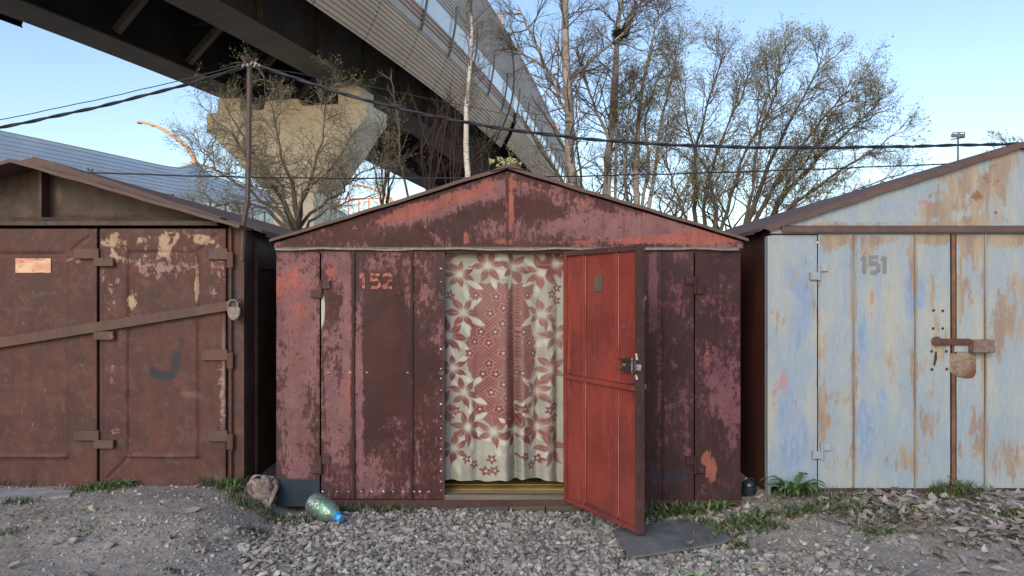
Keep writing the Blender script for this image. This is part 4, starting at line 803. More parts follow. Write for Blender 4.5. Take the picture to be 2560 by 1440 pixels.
cable('overhead_wire', 'thin wire from the pole to the left, just above the thick cable', [(-1100, 460), (-600, 398), (-160, 328), (0, 301), (150, 270), (300, 236), (450, 198), (610, 162)], .2, .0034, 'wire')
cable('overhead_wire', 'thin slack wire from the pole rightwards in front of the bridge girder', [(638, 165), (760, 190), (900, 210), (1050, 240), (1250, 285), (1500, 330), (1800, 380)], .1, .003, 'wire', Yb=4)
cable('overhead_cable', 'lower black cable strung just above the garage roofs from the small bracket', [(226, 431), (400, 437), (620, 443), (900, 446), (1280, 444), (1650, 434), (2000, 425), (2345, 411), (2600, 400)], 2.4, .0085, Yb=3.5)
br = thing('cable_bracket', 'small rusty forked bracket on the rusty garage roof', 'bracket', P(225, 440, 2.4))
for a, b in (((225, 436), (219, 419)), ((225, 436), (232, 422)), ((225, 462), (225, 434)), ((214, 437), (228, 433))):
    mb = MB(); mb.tube([P(*a, 2.4), P(*b, 2.4)], .009, 5); mb.build('prong', M['iron'], br)
for i, (a, b) in enumerate(((612, 163), (633, 158), (641, 163))):
    mb = MB(); rr = random.Random(i); mb.tube([P(a-6, b+4, -.02), P(a-3, b-3, -.03), P(a+3, b+2, -.01), P(a+6, b-2, -.02), P(a+8, b+3, -.03)], .007, 6); mb.build('binding', M['cloth_white'], po, True)

# ------------------------------------------------------------------ CURTAIN
def curtain():
    c = thing('curtain', 'cream and dusty rose floral curtain hanging in the open doorway', 'curtain', P(1258, 1205, .06))
    nx, nz = 270, 500; u = np.linspace(0, 1, nx); t = np.linspace(0, 1, nz); U, T = np.meshgrid(u, t, indexing='ij')
    px = 1110+U*299; top = 628+0*U; bot = 1199+3*np.sin(U*8)+1*np.sin(U*19+1)+7*np.exp(-((px-1285)/25)**2)-5*np.exp(-((px-1310)/20)**2)+3*np.exp(-((px-1200)/40)**2)+6*np.exp(-((px-1400)/15)**2)
    py = bot+(top-bot)*T; k = (1-T)**.6
    g = lambda c_, w: np.exp(-((px-c_)/w)**2)
    dep = .007*np.sin(px*.10+.8*np.sin(py*.012))+.003*np.sin(px*.21+2)-.045*g(1262, 16)+.06*g(1284+6*(1-T), 11)-.045*g(1308, 16)+.02*g(1345, 12)-.03*g(1372, 14)+.02*g(1393, 8)-.018*g(1225, 22)+.018*g(1190, 18)-.012*g(1150, 16)+.015*g(1128, 9)
    Yc = .075+dep*1.35*(.25+.9*k)*(np.clip(1.12-T, 0, 1)**.35)+(vnoise(px, py, .035, 2)-.5)*.010*k+(vnoise(px, py, .09, 5)-.5)*.004
    d = Yc+D; V = np.stack([(px-1280)*(D+.06)/F, Yc, EYE-(py-HZ)*(D+.06)/F], -1)
    # printed pattern, drawn in the cloth's own coordinates
    px = px+210*dep*(.3+.7*k); X = px-1253; Yp = py; rng = np.random.default_rng(5)
    cream = np.array([.29, .29, .255]); rose = np.array([.20, .088, .083]); rose2 = np.array([.155, .056, .056]); lite = np.array([.31, .19, .175])
    col = np.broadcast_to(cream, U.shape+(3,)).copy()
    def blend(m, c_):
        nonlocal col; col = col*(1-m[..., None])+np.asarray(c_)*m[..., None]
    sm_ = lambda v, w: np.clip(.5+v/w, 0, 1)
    # field of little rings
    hw = np.interp(Yp, [706, 735, 763, 800, 837, 855, 900, 925, 960, 990, 1010, 1040, 1060], [80, 78, 64, 69, 76, 87, 86, 80, 62, 66, 72, 60, 30])+6*np.abs(((Yp*.07) % 1)-.5)
    inside = sm_(hw-np.abs(X), 3)*sm_(Yp-706-5*np.abs(((X*.05) % 1)-.5)*2, 3)*sm_(1058+8*np.abs(((X*.06) % 1)-.5)-Yp, 3)
    blend(inside, np.array([.165, .06, .058]))
    a_, b_ = (X+Yp)/9.2, (X-Yp)/9.2; fa, fb = np.abs((a_ % 1)-.5), np.abs((b_ % 1)-.5)
    ring = np.hypot(fa, fb); blend(inside*np.clip(sm_(.12-np.abs(ring-.26), .14), 0, 1)*.6, lite); blend(inside*sm_(np.maximum(fa, fb)-.44, .1)*.35, rose2)
    def petals(cx_, cy_, r, n, ph, w=.20, c_=rose2, inner=.16, vein=True):
        dx, dy = px-cx_, py-cy_; rr = np.hypot(dx, dy)/r; an = np.arctan2(dy, dx)+ph
        sec = np.abs(((an/(2*np.pi)*n) % 1)-.5)*2*np.pi/n            # angle from petal axis
        pk = np.floor(an/(2*np.pi)*n+.5); rr = rr*(1+.16*np.sin(pk*2.3+cx_)); wid = w*(1+.25*np.sin(pk*3.1+cy_))*np.sin(np.clip((rr-inner)/(1-inner), 0, 1)*np.pi)**.8
        m = sm_(wid-rr*np.sin(np.minimum(sec, 1.5)), .09)*(rr < 1)*(rr > inner)
        blend(m, c_)
        if vein: blend(m*sm_(.018-rr*np.sin(np.minimum(sec, 1.5)), .03)*.6, lite)
    big = [(225, 240), (375, 185), (515, 185), (665, 225), (235, 440), (660, 440), (150, 570), (740, 560), (165, 750), (720, 750), (245, 870), (645, 875), (260, 1065), (390, 1095), (520, 1090), (640, 1060), (175, 1190), (725, 1175), (750, 165), (125, 165), (118, 950)]
    small_in = [(308, 345), (408, 352), (480, 352), (578, 345), (445, 415), (378, 445), (512, 440), (335, 545), (402, 545), (492, 540), (552, 545), (372, 605), (515, 600), (272, 662), (617, 662), (372, 717), (515, 712), (343, 775), (405, 775), (545, 768), (490, 775), (383, 875), (455, 903), (330, 970), (418, 962), (490, 955), (557, 962), (440, 500), (300, 600), (590, 605), (440, 660), (440, 830)]
    small_out = [(165, 345), (715, 340), (750, 305), (748, 375), (195, 975), (165, 1010), (695, 970), (730, 948), (732, 1012), (252, 1240), (300, 1272), (382, 1237), (397, 1297), (650, 1240), (605, 1272), (355, 1305), (560, 1220)]
    Zm = lambda a, b: (1050+a/2.182, 580+b/2.182)
    def white_leaf(cx_, cy_, ln, wd, an):
        dx, dy = px-cx_, py-cy_; a = dx*math.cos(an)+dy*math.sin(an); b = -dx*math.sin(an)+dy*math.cos(an)
        blend(sm_(wd*(1-(a/ln)**2)-np.abs(b), 2.5)*(np.abs(a) < ln), (.40, .40, .35))
    for i, (a, b) in enumerate(big[:18]):
        x_, y_ = Zm(a, b); s_ = 1 if a < 445 else -1
        white_leaf(x_+s_*34, y_+22, 24, 8, .5*s_); white_leaf(x_+s_*30, y_-24, 22, 7, -.6*s_); white_leaf(x_+s_*10, y_+40, 22, 7, 1.3*s_)
    for i, (a, b) in enumerate(small_in):
        x_, y_ = Zm(a, b); r_ = np.hypot(px-x_, py-y_); an = np.arctan2(py-y_, px-x_); e = 9.6+2.2*np.cos(5*an+i)
        blend(sm_(e+2.2-r_, 2), lite); blend(sm_(e-r_, 2), rose2); blend(sm_(3.0-r_, 2), (.40, .35, .31))
    for i, (a, b) in enumerate(small_out):
        x_, y_ = Zm(a, b); r_ = np.hypot(px-x_, py-y_); an = np.arctan2(py-y_, px-x_); e = 9.5+3*np.cos(5*an+i)
        blend(sm_(e-r_, 2), rose2); blend(sm_(3.0-r_, 2), (.37, .34, .30))
    for i, (a, b) in enumerate(big):
        x_, y_ = Zm(a+((i*53) % 17-8)*1.4, b+((i*31) % 13-6)*1.4); n_ = 6 if i % 3 else 7
        petals(x_, y_, 35+(i*7) % 11, n_, 1.7*i, .20, rose if i % 2 else rose2); r_ = np.hypot(px-x_, py-y_); blend(np.exp(-(r_/11)**2)*.9, (.41, .40, .355))
    # outlines of unprinted flowers low on the cloth, wear, patchily greyer hem and weave
    for a, b in ((470, 1180), (430, 1250), (470, 1280), (545, 1280), (330, 1250), (225, 610), (235, 700), (700, 620), (700, 1040)):
        x_, y_ = Zm(a, b); r_ = np.hypot(px-x_, py-y_); an = np.arctan2(py-y_, px-x_); e = 11+3*np.cos(5*an+a); blend(sm_(1.0-np.abs(r_-e), 1.5)*.45, (.15, .12, .11))
    col *= (.90+.20*vnoise(px, py, .045, 7))[..., None]*(.93+.14*rng.random(U.shape))[..., None]
    st_ = np.clip((vnoise(px, py, .02, 9)-.35)*1.2, 0, 1)*np.clip((py-1130)/70, 0, 1)*.45; blend(st_, (.17, .17, .155))
    blend(np.clip((vnoise(px, py, .012, 12)-.45)*1.5, 0, .14), (.26, .24, .20))
    idx = np.arange(nx*nz).reshape(nx, nz); Q = np.stack([idx[:-1, :-1], idx[1:, :-1], idx[1:, 1:], idx[:-1, 1:]], -1).reshape(-1, 4)
    me = np_mesh('cloth', V.reshape(-1, 3)-np.array(c.location), Q, True)
    a = me.attributes.new('print', 'FLOAT_COLOR', 'POINT'); a.data.foreach_set('color', np.concatenate([col.reshape(-1, 3), np.ones((nx*nz, 1))], 1).astype(np.float32).ravel())
    s = NT('printed_linen'); at_ = s.n('ShaderNodeAttribute', attribute_name='print'); w1 = s.noise(230, 2, .6, stretch=(1, 1, .25)); w2 = s.noise(230, 2, .6, stretch=(.25, 1, 1))
    cc = s.mix(.35, at_.outputs['Color'], s.mix(s.mul(s.add(w1, w2), .5), (.15, .15, .15), (.85, .85, .85)), 'OVERLAY'); s.bump(s.add(w1, w2), .0008, .6); s.done(cc, .9, .1)
    link('cloth', me, s.m, c)
    mb = MB(); mb.tube([P(1100, 622, .09), P(1412, 622, .09)], .004, 6); mb.build('curtain_wire', M['wire'], c)
curtain()
# ------------------------------------------------------------------ TREES
def tubes_np(pts, rad, sides):                   # pts (n,k,3), rad (n,k) -> verts, quads
    n, k, _ = pts.shape; t = np.gradient(pts, axis=1); t /= np.linalg.norm(t, axis=2, keepdims=True)+1e-9
    ref = np.where(np.abs(t[..., 2:3]) < .85, np.array([0, 0, 1.]), np.array([1., 0, 0])); ref = np.broadcast_to(ref[:, :1], t.shape)
    a = np.cross(t, ref); a /= np.linalg.norm(a, axis=2, keepdims=True)+1e-9; b = np.cross(t, a)
    w = np.arange(sides)*2*np.pi/sides
    V = pts[:, :, None]+(a[:, :, None]*np.cos(w)[:, None]+b[:, :, None]*np.sin(w)[:, None])*rad[:, :, None, None]
    idx = np.arange(n*k*sides).reshape(n, k, sides); nx_ = np.roll(idx, -1, 2)
    Q = np.stack([idx[:, :-1], nx_[:, :-1], nx_[:, 1:], idx[:, 1:]], -1).reshape(-1, 4)
    return V.reshape(-1, 3), Q
def grow(rng, P0, T0, L, k, up, wob, droop=0.0):
    n = len(P0); pts = [P0]; d = T0.copy(); h = (L/(k-1))[:, None]; drift = rng.normal(0, wob, (n, 3))
    for i in range(k-1):
        d = d+rng.normal(0, wob, (n, 3))+drift*.35; d[:, 2] += up-droop*i/(k-1); d /= np.linalg.norm(d, axis=1, keepdims=True)
        pts.append(pts[-1]+d*h)
    return np.stack(pts, 1)
def spawn(rng, pts, m, t0, t1, ang, upb=0.0, flat=1.0):
    """m children on each parent polyline, between fractions t0..t1; returns start, direction, parent index, t"""
    n, k, _ = pts.shape; pi = np.repeat(np.arange(n), m); t = (t0+(t1-t0)*((np.tile(np.arange(m), n)+rng.random(n*m))/m)); f = t*(k-1); i = np.minimum(f.astype(int), k-2); f = (f-i)[:, None]
    p = pts[pi, i]*(1-f)+pts[pi, i+1]*f; T = pts[pi, i+1]-pts[pi, i]; T /= np.linalg.norm(T, axis=1, keepdims=True)+1e-9
    q = rng.normal(0, 1, (n*m, 3)); q[:, 1] *= flat; q -= T*np.sum(q*T, 1, keepdims=True); q /= np.linalg.norm(q, axis=1, keepdims=True)+1e-9
    a = (ang*(.65+.7*rng.random(n*m)))[:, None]; dd = T*np.cos(a)+q*np.sin(a); dd[:, 2] += upb; dd /= np.linalg.norm(dd, axis=1, keepdims=True)
    return p, dd, pi, t
def bud_mesh(rng, pts, m, size, spread, t0=.35):
    n, k, _ = pts.shape; p, d, _, _ = spawn(rng, pts, m, t0, 1.0, .6); c = len(p)
    p = p+rng.normal(0, spread, (c, 3)); s_ = size*(.5+rng.random(c))[:, None]; q = rng.normal(0, 1, (c, 3)); q -= d*np.sum(q*d, 1, keepdims=True); q /= np.linalg.norm(q, axis=1, keepdims=True)
    V = np.stack([p, p+d*s_*.55+q*s_*.33, p+d*s_*1.15, p+d*s_*.55-q*s_*.33], 1).reshape(-1, 3); return V, np.arange(c*4).reshape(-1, 4)
def tree(name, label, cat, d, stems, seed, levels, barkm, twigm, budm=None, buds=(0, .05, .02), jit=.25, group=None, stem_k=14, wpx_=1.6, wscale=1.0):
    """stems: polylines of (px, py, width px) at distance d; levels: dicts of children of the level before"""
    rng = np.random.default_rng(seed); Y = d-D; S = []; SR = []
    for st in stems:
        st = np.array(st, float); t = np.linspace(0, 1, len(st)); q = np.linspace(0, 1, stem_k); off = np.linspace(0, 1, stem_k)*rng.normal(0, jit)
        yy = Y+rng.normal(0, jit*.5)*(len(stems) > 1)+off
        a = np.interp(q, t, st[:, 0])+rng.normal(0, wpx_, stem_k); b = np.interp(q, t, st[:, 1])+rng.normal(0, wpx_*.5, stem_k); wpx = np.interp(q, t, st[:, 2])
        dd = yy+D; S.append(np.stack([(a-1280)*dd/F, yy, EYE-(b-HZ)*dd/F], 1)); SR.append(wpx*.5*d/F*wscale)
    S = np.array(S); SR = np.array(SR); base = S[0, 0].copy(); gb = float(gz(base[0], base[1]))
    # carry every stem down into the ground
    foot = S[:, :1].copy(); foot[..., 2] = gb-.1; foot[..., 0] += (S[0, 0, 0]-S[:, :1, 0])*.5; foot[..., 1] += (S[0, 0, 1]-S[:, :1, 1])*.5
    mid = (foot+S[:, :1])/2; A = np.concatenate([foot, mid, S], 1); AR = np.concatenate([SR[:, :1]*1.3, SR[:, :1]*1.1, SR], 1)
    t_ = thing(name, label, cat, (base[0], base[1], gb), group); w = np.array(t_.location)
    V, Q = tubes_np(A, AR, 8); link('trunk', np_mesh('trunk', V-w, Q, True), M[barkm], t_)
    par, pr = S, SR; VV = []; QQ = []; nb = 0; BV = []; BQ = []; nbv = 0
    for li, lv in enumerate(levels):
        p, dr, pi, t = spawn(rng, par, lv['m'], lv.get('t0', .2), lv.get('t1', 1), R(lv['ang']), lv.get('upb', 0), lv.get('flat', 1))
        if li == 0:
            ln = np.linalg.norm(np.diff(par, axis=1), axis=2).sum(1); kp = rng.random(len(p)) < (ln/ln.max())[pi]; p, dr, pi, t = p[kp], dr[kp], pi[kp], t[kp]
        L = lv['L']*(.55+.75*rng.random(len(p)))*(1-lv.get('taper', .4)*t) if not lv.get('dome') else lv['L']*(.5+.7*rng.random(len(p)))*np.sin(np.clip(t*.85+.22, 0, 1)*np.pi)
        L = np.maximum(L, .04); pts = grow(rng, p, dr, L, lv.get('k', 6), lv.get('up', .05), lv.get('wob', .14), lv.get('droop', 0))
        k = pts.shape[1]; ppr = pr[pi, np.minimum((t*(pr.shape[1]-1)).astype(int), pr.shape[1]-1)]; r0 = np.minimum(ppr*.75, lv['r'])
        rad = r0[:, None]*np.linspace(1, .35, k)[None]; V, Q = tubes_np(pts, rad, lv.get('s', 4)); VV.append(V); QQ.append(Q+nb); nb += len(V)
        if budm and li >= len(levels)-2 and buds[0]:
            V, Q = bud_mesh(rng, pts, buds[0], buds[1], buds[2]); BV.append(V); BQ.append(Q+nbv); nbv += len(V)
        par, pr = pts, rad
    cr = link('crown', np_mesh('crown', np.concatenate(VV)-w, np.concatenate(QQ), True), M[twigm], t_)
    if BV:
        o = link('leaf_buds', np_mesh('buds', np.concatenate(BV)-w, np.concatenate(BQ)), M[budm], t_); o['kind'] = 'stuff'
    return t_
# bush in front of the pier
tree('bush', 'wide bare grey bush with a short dark trunk standing in front of the concrete pier', 'bush', 13.2,
     [[(735, 590, 24.5), (728, 540, 21.6), (690, 480, 10.1), (650, 420, 7.2), (600, 330, 4.3), (560, 260, 2.2)], [(738, 590, 21.6), (742, 530, 18.7), (725, 450, 11.5), (700, 370, 6.5), (672, 250, 2.9), (660, 180, 1.4)],
      [(742, 585, 18.7), (752, 520, 14.4), (780, 440, 8.6), (800, 360, 5.8), (815, 260, 3.6), (825, 190, 1.4)], [(730, 580, 15.8), (690, 530, 11.5), (620, 470, 7.9), (545, 430, 5.8), (515, 380, 3.6), (470, 345, 1.8)], [(730, 580, 14.4), (660, 520, 8.6), (590, 505, 6.5), (510, 530, 4.3), (460, 545, 2.2)],
      [(745, 575, 14.4), (800, 510, 9.4), (860, 470, 6.5), (900, 430, 4.3), (950, 420, 2.2)], [(748, 580, 13.0), (810, 530, 7.2), (880, 500, 5.0), (960, 480, 2.2)], [(736, 570, 11.5), (700, 460, 7.2), (620, 400, 5.8), (580, 330, 3.6), (500, 260, 1.4)], [(740, 570, 10.1), (760, 470, 6.5), (830, 420, 5.0), (880, 330, 2.9), (930, 310, 1.4)]], 11,
     [dict(m=24, t0=.22, ang=50, L=.95, r=.012, k=8, up=.05, wob=.26, s=5), dict(m=10, t0=.12, ang=48, L=.46, r=.006, k=6, up=.05, wob=.24, s=3), dict(m=5, t0=.2, ang=45, L=.2, r=.0036, k=4, up=.04, wob=.15, s=3)], 'bark_dark', 'twig_grey', 'bud', (1, .021, .008), jit=.6, wpx_=5, wscale=.8)
bl = lambda L1: [dict(m=40, t0=.06, t1=.97, ang=58, L=L1, r=.018, k=9, up=.05, wob=.12, s=5, taper=.45), dict(m=7, t0=.2, ang=42, L=.55, r=.008, k=5, up=.03, wob=.14, s=3, droop=.05), dict(m=6, t0=.25, ang=36, L=.32, r=.0027, k=4, up=-.02, wob=.1, s=3, droop=.12)]
tree('birch_tree', 'slender white barked birch rising in front of the bridge barrier', 'tree', 14.5, [[(1168, 470, 15), (1166, 380, 14), (1168, 260, 12), (1176, 140, 9), (1182, 20, 6), (1186, -100, 3)]], 21,
     [dict(m=34, t0=.32, ang=40, L=.8, r=.012, k=8, up=.09, wob=.10, s=4, taper=.45), dict(m=7, t0=.2, ang=42, L=.36, r=.005, k=4, up=.04, s=3), dict(m=4, t0=.25, ang=38, L=.18, r=.003, k=3, up=0, s=3)], 'birch_white', 'twig', 'bud_dark', (1, .02, .006))
tree('birch_tree', 'tall thick birch with bare spreading limbs right of the barrier top', 'tree', 16, [[(1428, 520, 24), (1426, 400, 23), (1420, 240, 22), (1412, 80, 18), (1410, -60, 14), (1412, -220, 6)], [(1424, 300, 9), (1380, 200, 8), (1330, 90, 6), (1290, 10, 3)], [(1424, 200, 9), (1480, 150, 7), (1560, 80, 5), (1610, 20, 3)], [(1424, 260, 8), (1370, 170, 6), (1300, 130, 4), (1285, 115, 2)]], 22, bl(1.25), 'birch', 'twig', 'bud_dark', (1, .02, .006), jit=.3)
tree('birch_tree', 'birch with a crow nest high in its fork', 'tree', 17, [[(1518, 520, 20), (1520, 420, 19), (1530, 280, 16), (1540, 130, 13), (1548, 40, 10), (1556, -120, 4)], [(1524, 360, 8), (1480, 250, 6), (1450, 160, 4), (1440, 90, 2)], [(1545, 90, 7), (1590, 20, 5), (1620, -40, 3)]], 23, bl(1.05), 'birch', 'twig', 'bud_dark', (1, .022, .006), jit=.25)
tree('sapling', 'thin bare sapling against the dark underside of the bridge', 'tree', 14, [[(1026, 520, 6), (1012, 450, 6), (998, 400, 5), (1000, 330, 5), (990, 270, 4), (975, 190, 2)]], 24, [dict(m=14, t0=.3, ang=38, L=.55, r=.006, k=6, up=.08, wob=.12), dict(m=5, ang=38, L=.22, r=.003, k=4, up=.05, s=3)], 'bark_olive', 'twig_grey')
for i, (q, y0, y1, lb) in enumerate(((958, 520, 300, 'low dark thicket left of the thin sapling under the bridge'), (1080, 500, 250, 'dark brown thicket between the sapling and the white birch'), (1130, 480, 270, 'dark brown thicket just left of the white birch trunk'), (1205, 470, 330, 'small brown thicket right of the white birch above the roof ridge'))):
    rr = random.Random(i); st = [[(q+rr.uniform(-12, 12), y0, 5), (q+rr.uniform(-30, 30), (y0+y1)/2, 3.5), (q+rr.uniform(-55, 55), y1+rr.uniform(-30, 40), 1.5)] for _ in range(7)]
    tree('thicket', lb, 'shrub', 16.5+i*.4, st, 31+i, [dict(m=12, t0=.1, ang=30, L=.6, r=.006, k=6, up=.10, wob=.1, s=3), dict(m=5, ang=34, L=.28, r=.003, k=4, up=.06, s=3)], 'twig_brown', 'twig_brown', 'bud', (1, .02, .006) if i in (0, 3) else (0, 0, 0), jit=.3)
tree('shrub', 'pale green budding shrub in front of the far barrier end', 'shrub', 18, [[(1440, 540, 9), (1400, 440, 7), (1340, 360, 5), (1300, 280, 2)], [(1450, 540, 8), (1430, 400, 6), (1380, 320, 4), (1330, 240, 2)], [(1455, 540, 8), (1450, 430, 6), (1440, 340, 4), (1400, 290, 2)], [(1440, 540, 7), (1380, 470, 5), (1320, 430, 3), (1270, 410, 2)]], 41,
     [dict(m=13, t0=.2, ang=40, L=.75, r=.008, k=6, up=.06, wob=.14), dict(m=6, ang=40, L=.3, r=.004, k=4, s=3)], 'bark_olive', 'twig_grey', 'bud_pale', (2, .045, .02), jit=.4)
wl = lambda L1, m1=26: [dict(m=m1, t0=.10, ang=36, L=L1, r=.014, k=8, up=.05, wob=.15, s=4, taper=.35), dict(m=9, t0=.12, ang=40, L=.58, r=.0065, k=6, up=.05, wob=.17, s=3), dict(m=7, t0=.2, ang=38, L=.27, r=.0028, k=4, up=.06, s=3)]
tree('poplar_tree', 'tall upright budding tree just right of the nest birch', 'tree', 17.5, [[(1590, 540, 22), (1592, 420, 19), (1596, 300, 14), (1612, 180, 10), (1640, 60, 5), (1650, 10, 2)], [(1620, 540, 14), (1640, 400, 11), (1660, 270, 8), (1690, 150, 5), (1700, 90, 2)], [(1570, 540, 12), (1560, 430, 9), (1570, 320, 7), (1580, 200, 4)], [(1600, 540, 12), (1625, 420, 9), (1610, 300, 7), (1650, 180, 4)]], 42, wl(.85), 'birch', 'twig', 'bud', (2, .032, .018), jit=.35, wscale=.75)
tree('willow_tree', 'upright many stemmed willow behind the red roof, middle of the three right trees', 'tree', 15.5, [[(1745, 600, 17), (1740, 500, 15), (1735, 400, 11), (1760, 280, 7), (1800, 170, 4), (1815, 120, 2)], [(1750, 600, 14), (1770, 480, 11), (1790, 380, 8), (1850, 250, 5), (1890, 150, 2)], [(1790, 600, 18), (1788, 520, 15), (1770, 440, 10), (1720, 330, 7), (1700, 200, 3)], [(1800, 600, 14), (1830, 480, 11), (1880, 350, 8), (1930, 220, 5), (1960, 130, 2)], [(1735, 600, 10), (1690, 480, 7), (1660, 380, 5), (1670, 280, 2)]], 43, wl(.95), 'bark_dark', 'twig', 'bud_dark', (2, .029, .016), jit=.5, wpx_=3, wscale=.72)
tree('willow_tree', 'big leaning willow fanning out to the right above the blue garage roof', 'tree', 15, [[(1850, 600, 20), (1880, 520, 18), (1930, 400, 13), (1980, 290, 9), (2040, 190, 5), (2060, 110, 2)], [(1870, 600, 18), (1920, 480, 14), (1990, 380, 10), (2080, 270, 6), (2140, 200, 2.5)], [(1890, 600, 22), (1950, 500, 19), (2040, 400, 13), (2120, 330, 8), (2200, 260, 3)], [(1900, 600, 18), (1970, 520, 14), (2070, 450, 10), (2170, 380, 6), (2250, 330, 2.5)], [(1910, 600, 14), (2000, 530, 10), (2100, 490, 7), (2200, 450, 4), (2265, 430, 2)], [(1860, 600, 14), (1880, 460, 10), (1900, 330, 7), (1940, 230, 4), (1950, 170, 2)], [(1900, 600, 12), (1960, 470, 9), (2060, 350, 6), (2160, 290, 3), (2200, 230, 1.5)]], 44, wl(1.05, 26), 'bark_dark', 'twig', 'bud_dark', (2, .030, .016), jit=.6, wpx_=3, wscale=.72)
tree('tree', 'small distant budding tree peeking over the blue garage ridge', 'tree', 26, [[(2550, 500, 9), (2545, 430, 6), (2525, 370, 3), (2510, 345, 1.5)], [(2552, 500, 8), (2560, 420, 5), (2575, 360, 2)], [(2548, 500, 7), (2520, 420, 4), (2490, 380, 2)], [(2555, 500, 7), (2600, 420, 4), (2620, 350, 2)]], 45, [dict(m=12, t0=.2, ang=40, L=.8, r=.012, k=6, up=.06), dict(m=6, ang=38, L=.4, r=.006, k=4, s=3)], 'bark_dark', 'twig_grey', 'bud_dark', (2, .06, .03), jit=.5)
for i, (q0, q1, yb, lb) in enumerate(((1475, 1570, 400, 'low yellowish brush at the foot of the two birches'), (1600, 1720, 430, 'low yellowish brush behind the red roof slope'), (1760, 1880, 440, 'low yellowish brush under the leaning willow'))):
    rr = random.Random(i+5); st = [[(rr.uniform(q0, q1), 600, 5), (rr.uniform(q0-20, q1+20), (600+yb)/2, 3.5), (rr.uniform(q0-50, q1+50), yb+rr.uniform(-40, 50), 1.5)] for _ in range(10)]
    tree('brush', lb, 'shrub', 18+i*.3, st, 61+i, [dict(m=11, t0=.1, ang=36, L=.65, r=.006, k=6, up=.06, wob=.16, s=3), dict(m=6, ang=40, L=.3, r=.003, k=4, up=.04, s=3)], 'bark_olive', 'twig_grey', 'bud_pale', (1, .03, .012), jit=.5)
# nest
rng = np.random.default_rng(8); n = 260; c = np.array(P(1551, 84, 17-D)); an = rng.random(n)*6.283; rr = .16*np.sqrt(rng.random(n))+.03
p0 = c+np.stack([np.cos(an)*rr, np.sin(an)*rr, rng.normal(0, .07, n)], 1); dd = np.stack([-np.sin(an), np.cos(an), rng.normal(0, .35, n)], 1)+rng.normal(0, .4, (n, 3)); dd /= np.linalg.norm(dd, axis=1, keepdims=True)
V, Q = tubes_np(np.stack([p0-dd*.09, p0+rng.normal(0, .012, (n, 3)), p0+dd*.09], 1), np.full((n, 3), .0065), 3)
ns = link('bird_nest', np_mesh('nest', V-c, Q), M['nest'], None, c); tag(ns, 'dark round twig nest in the upper fork of the birch', 'nest')
# ------------------------------------------------------------------ GROUND LITTER
def attr_mat(name, rough=.9, spec=.2, bumpd=0.0, trans=0.0):
    s = NT(name); a = s.n('ShaderNodeAttribute', attribute_name='tint'); f = s.noise(90, 5, .7)
    c = s.mix(.45, a.outputs['Color'], s.mix(f, (.12, .12, .12), (.88, .88, .88)), 'OVERLAY')
    if bumpd: s.bump(f, bumpd, .7)
    s.done(c, rough, spec)
    if trans: s.b.inputs['Transmission Weight'].default_value = 0
    return s.m
M['stone'] = attr_mat('grey_crushed_stone', .85, .25, .002); M['leaf'] = attr_mat('dry_leaf', .85, .15); M['grass'] = attr_mat('grass_blades', .6, .25)
def tinted(name, V, Q, tri, col, mat, loc=None, smooth=False):
    me = np_mesh(name, V, Q, smooth, tri); a = me.attributes.new('tint', 'FLOAT_COLOR', 'POINT')
    a.data.foreach_set('color', np.concatenate([col, np.ones((len(col), 1))], 1).astype(np.float32).ravel()); return link(name, me, mat, None, loc)
ph = (1+5**.5)/2
ICO = np.array([(-1, ph, 0), (1, ph, 0), (-1, -ph, 0), (1, -ph, 0), (0, -1, ph), (0, 1, ph), (0, -1, -ph), (0, 1, -ph), (ph, 0, -1), (ph, 0, 1), (-ph, 0, -1), (-ph, 0, 1)], float)/np.sqrt(1+ph*ph)
ICF = np.array([(0, 11, 5), (0, 5, 1), (0, 1, 7), (0, 7, 10), (0, 10, 11), (1, 5, 9), (5, 11, 4), (11, 10, 2), (10, 7, 6), (7, 1, 8), (3, 9, 4), (3, 4, 2), (3, 2, 6), (3, 6, 8), (3, 8, 9), (4, 9, 5), (2, 4, 11), (6, 2, 10), (8, 6, 7), (9, 8, 1)])
def rand_rot(rng, n, tilt):
    z_ = rng.random(n)*6.283; a = rng.normal(0, tilt, n); b = rng.normal(0, tilt, n); c, s_ = np.cos(z_), np.sin(z_); o = np.zeros(n); i = np.ones(n)
    Rz = np.stack([np.stack([c, -s_, o], -1), np.stack([s_, c, o], -1), np.stack([o, o, i], -1)], 1)
    Rx = np.stack([np.stack([i, o, o], -1), np.stack([o, np.cos(a), -np.sin(a)], -1), np.stack([o, np.sin(a), np.cos(a)], -1)], 1)
    Ry = np.stack([np.stack([np.cos(b), o, np.sin(b)], -1), np.stack([o, i, o], -1), np.stack([-np.sin(b), o, np.cos(b)], -1)], 1)
    return Rz @ Rx @ Ry
def rocks(rng, p, size):
    n = len(p); v = ICO[None]*(1+rng.normal(0, .30, (n, 12, 1)))*np.stack([size*(.8+.6*rng.random(n)), size*(.6+.5*rng.random(n)), size*(.32+.38*rng.random(n))], -1)[:, None]
    v = np.einsum('nij,nkj->nki', rand_rot(rng, n, .5), v)+p[:, None]
    base = rng.choice(4, n, p=[.52, .22, .16, .10]); pal = np.array([(.245, .235, .222), (.34, .33, .315), (.135, .128, .122), (.26, .215, .18)])[base]
    col = pal*(.75+.5*rng.random((n, 1))); return v, col
def rock_mesh(v, col): n = len(v); return v.reshape(-1, 3), (ICF[None]+12*np.arange(n)[:, None, None]).reshape(-1, 3), np.repeat(col, 12, 0)
rng = np.random.default_rng(77)
def scatter(n, fn, x0=-3.9, x1=3.9, y0=-1.75, y1=.15):
    q = np.stack([x0+(x1-x0)*rng.random(n), y0+(y1-y0)*rng.random(n)], 1); k = rng.random(n) < fn(q[:, 0], q[:, 1]); q = q[k]
    return np.concatenate([q, gz(q[:, 0], q[:, 1])[:, None]], 1)
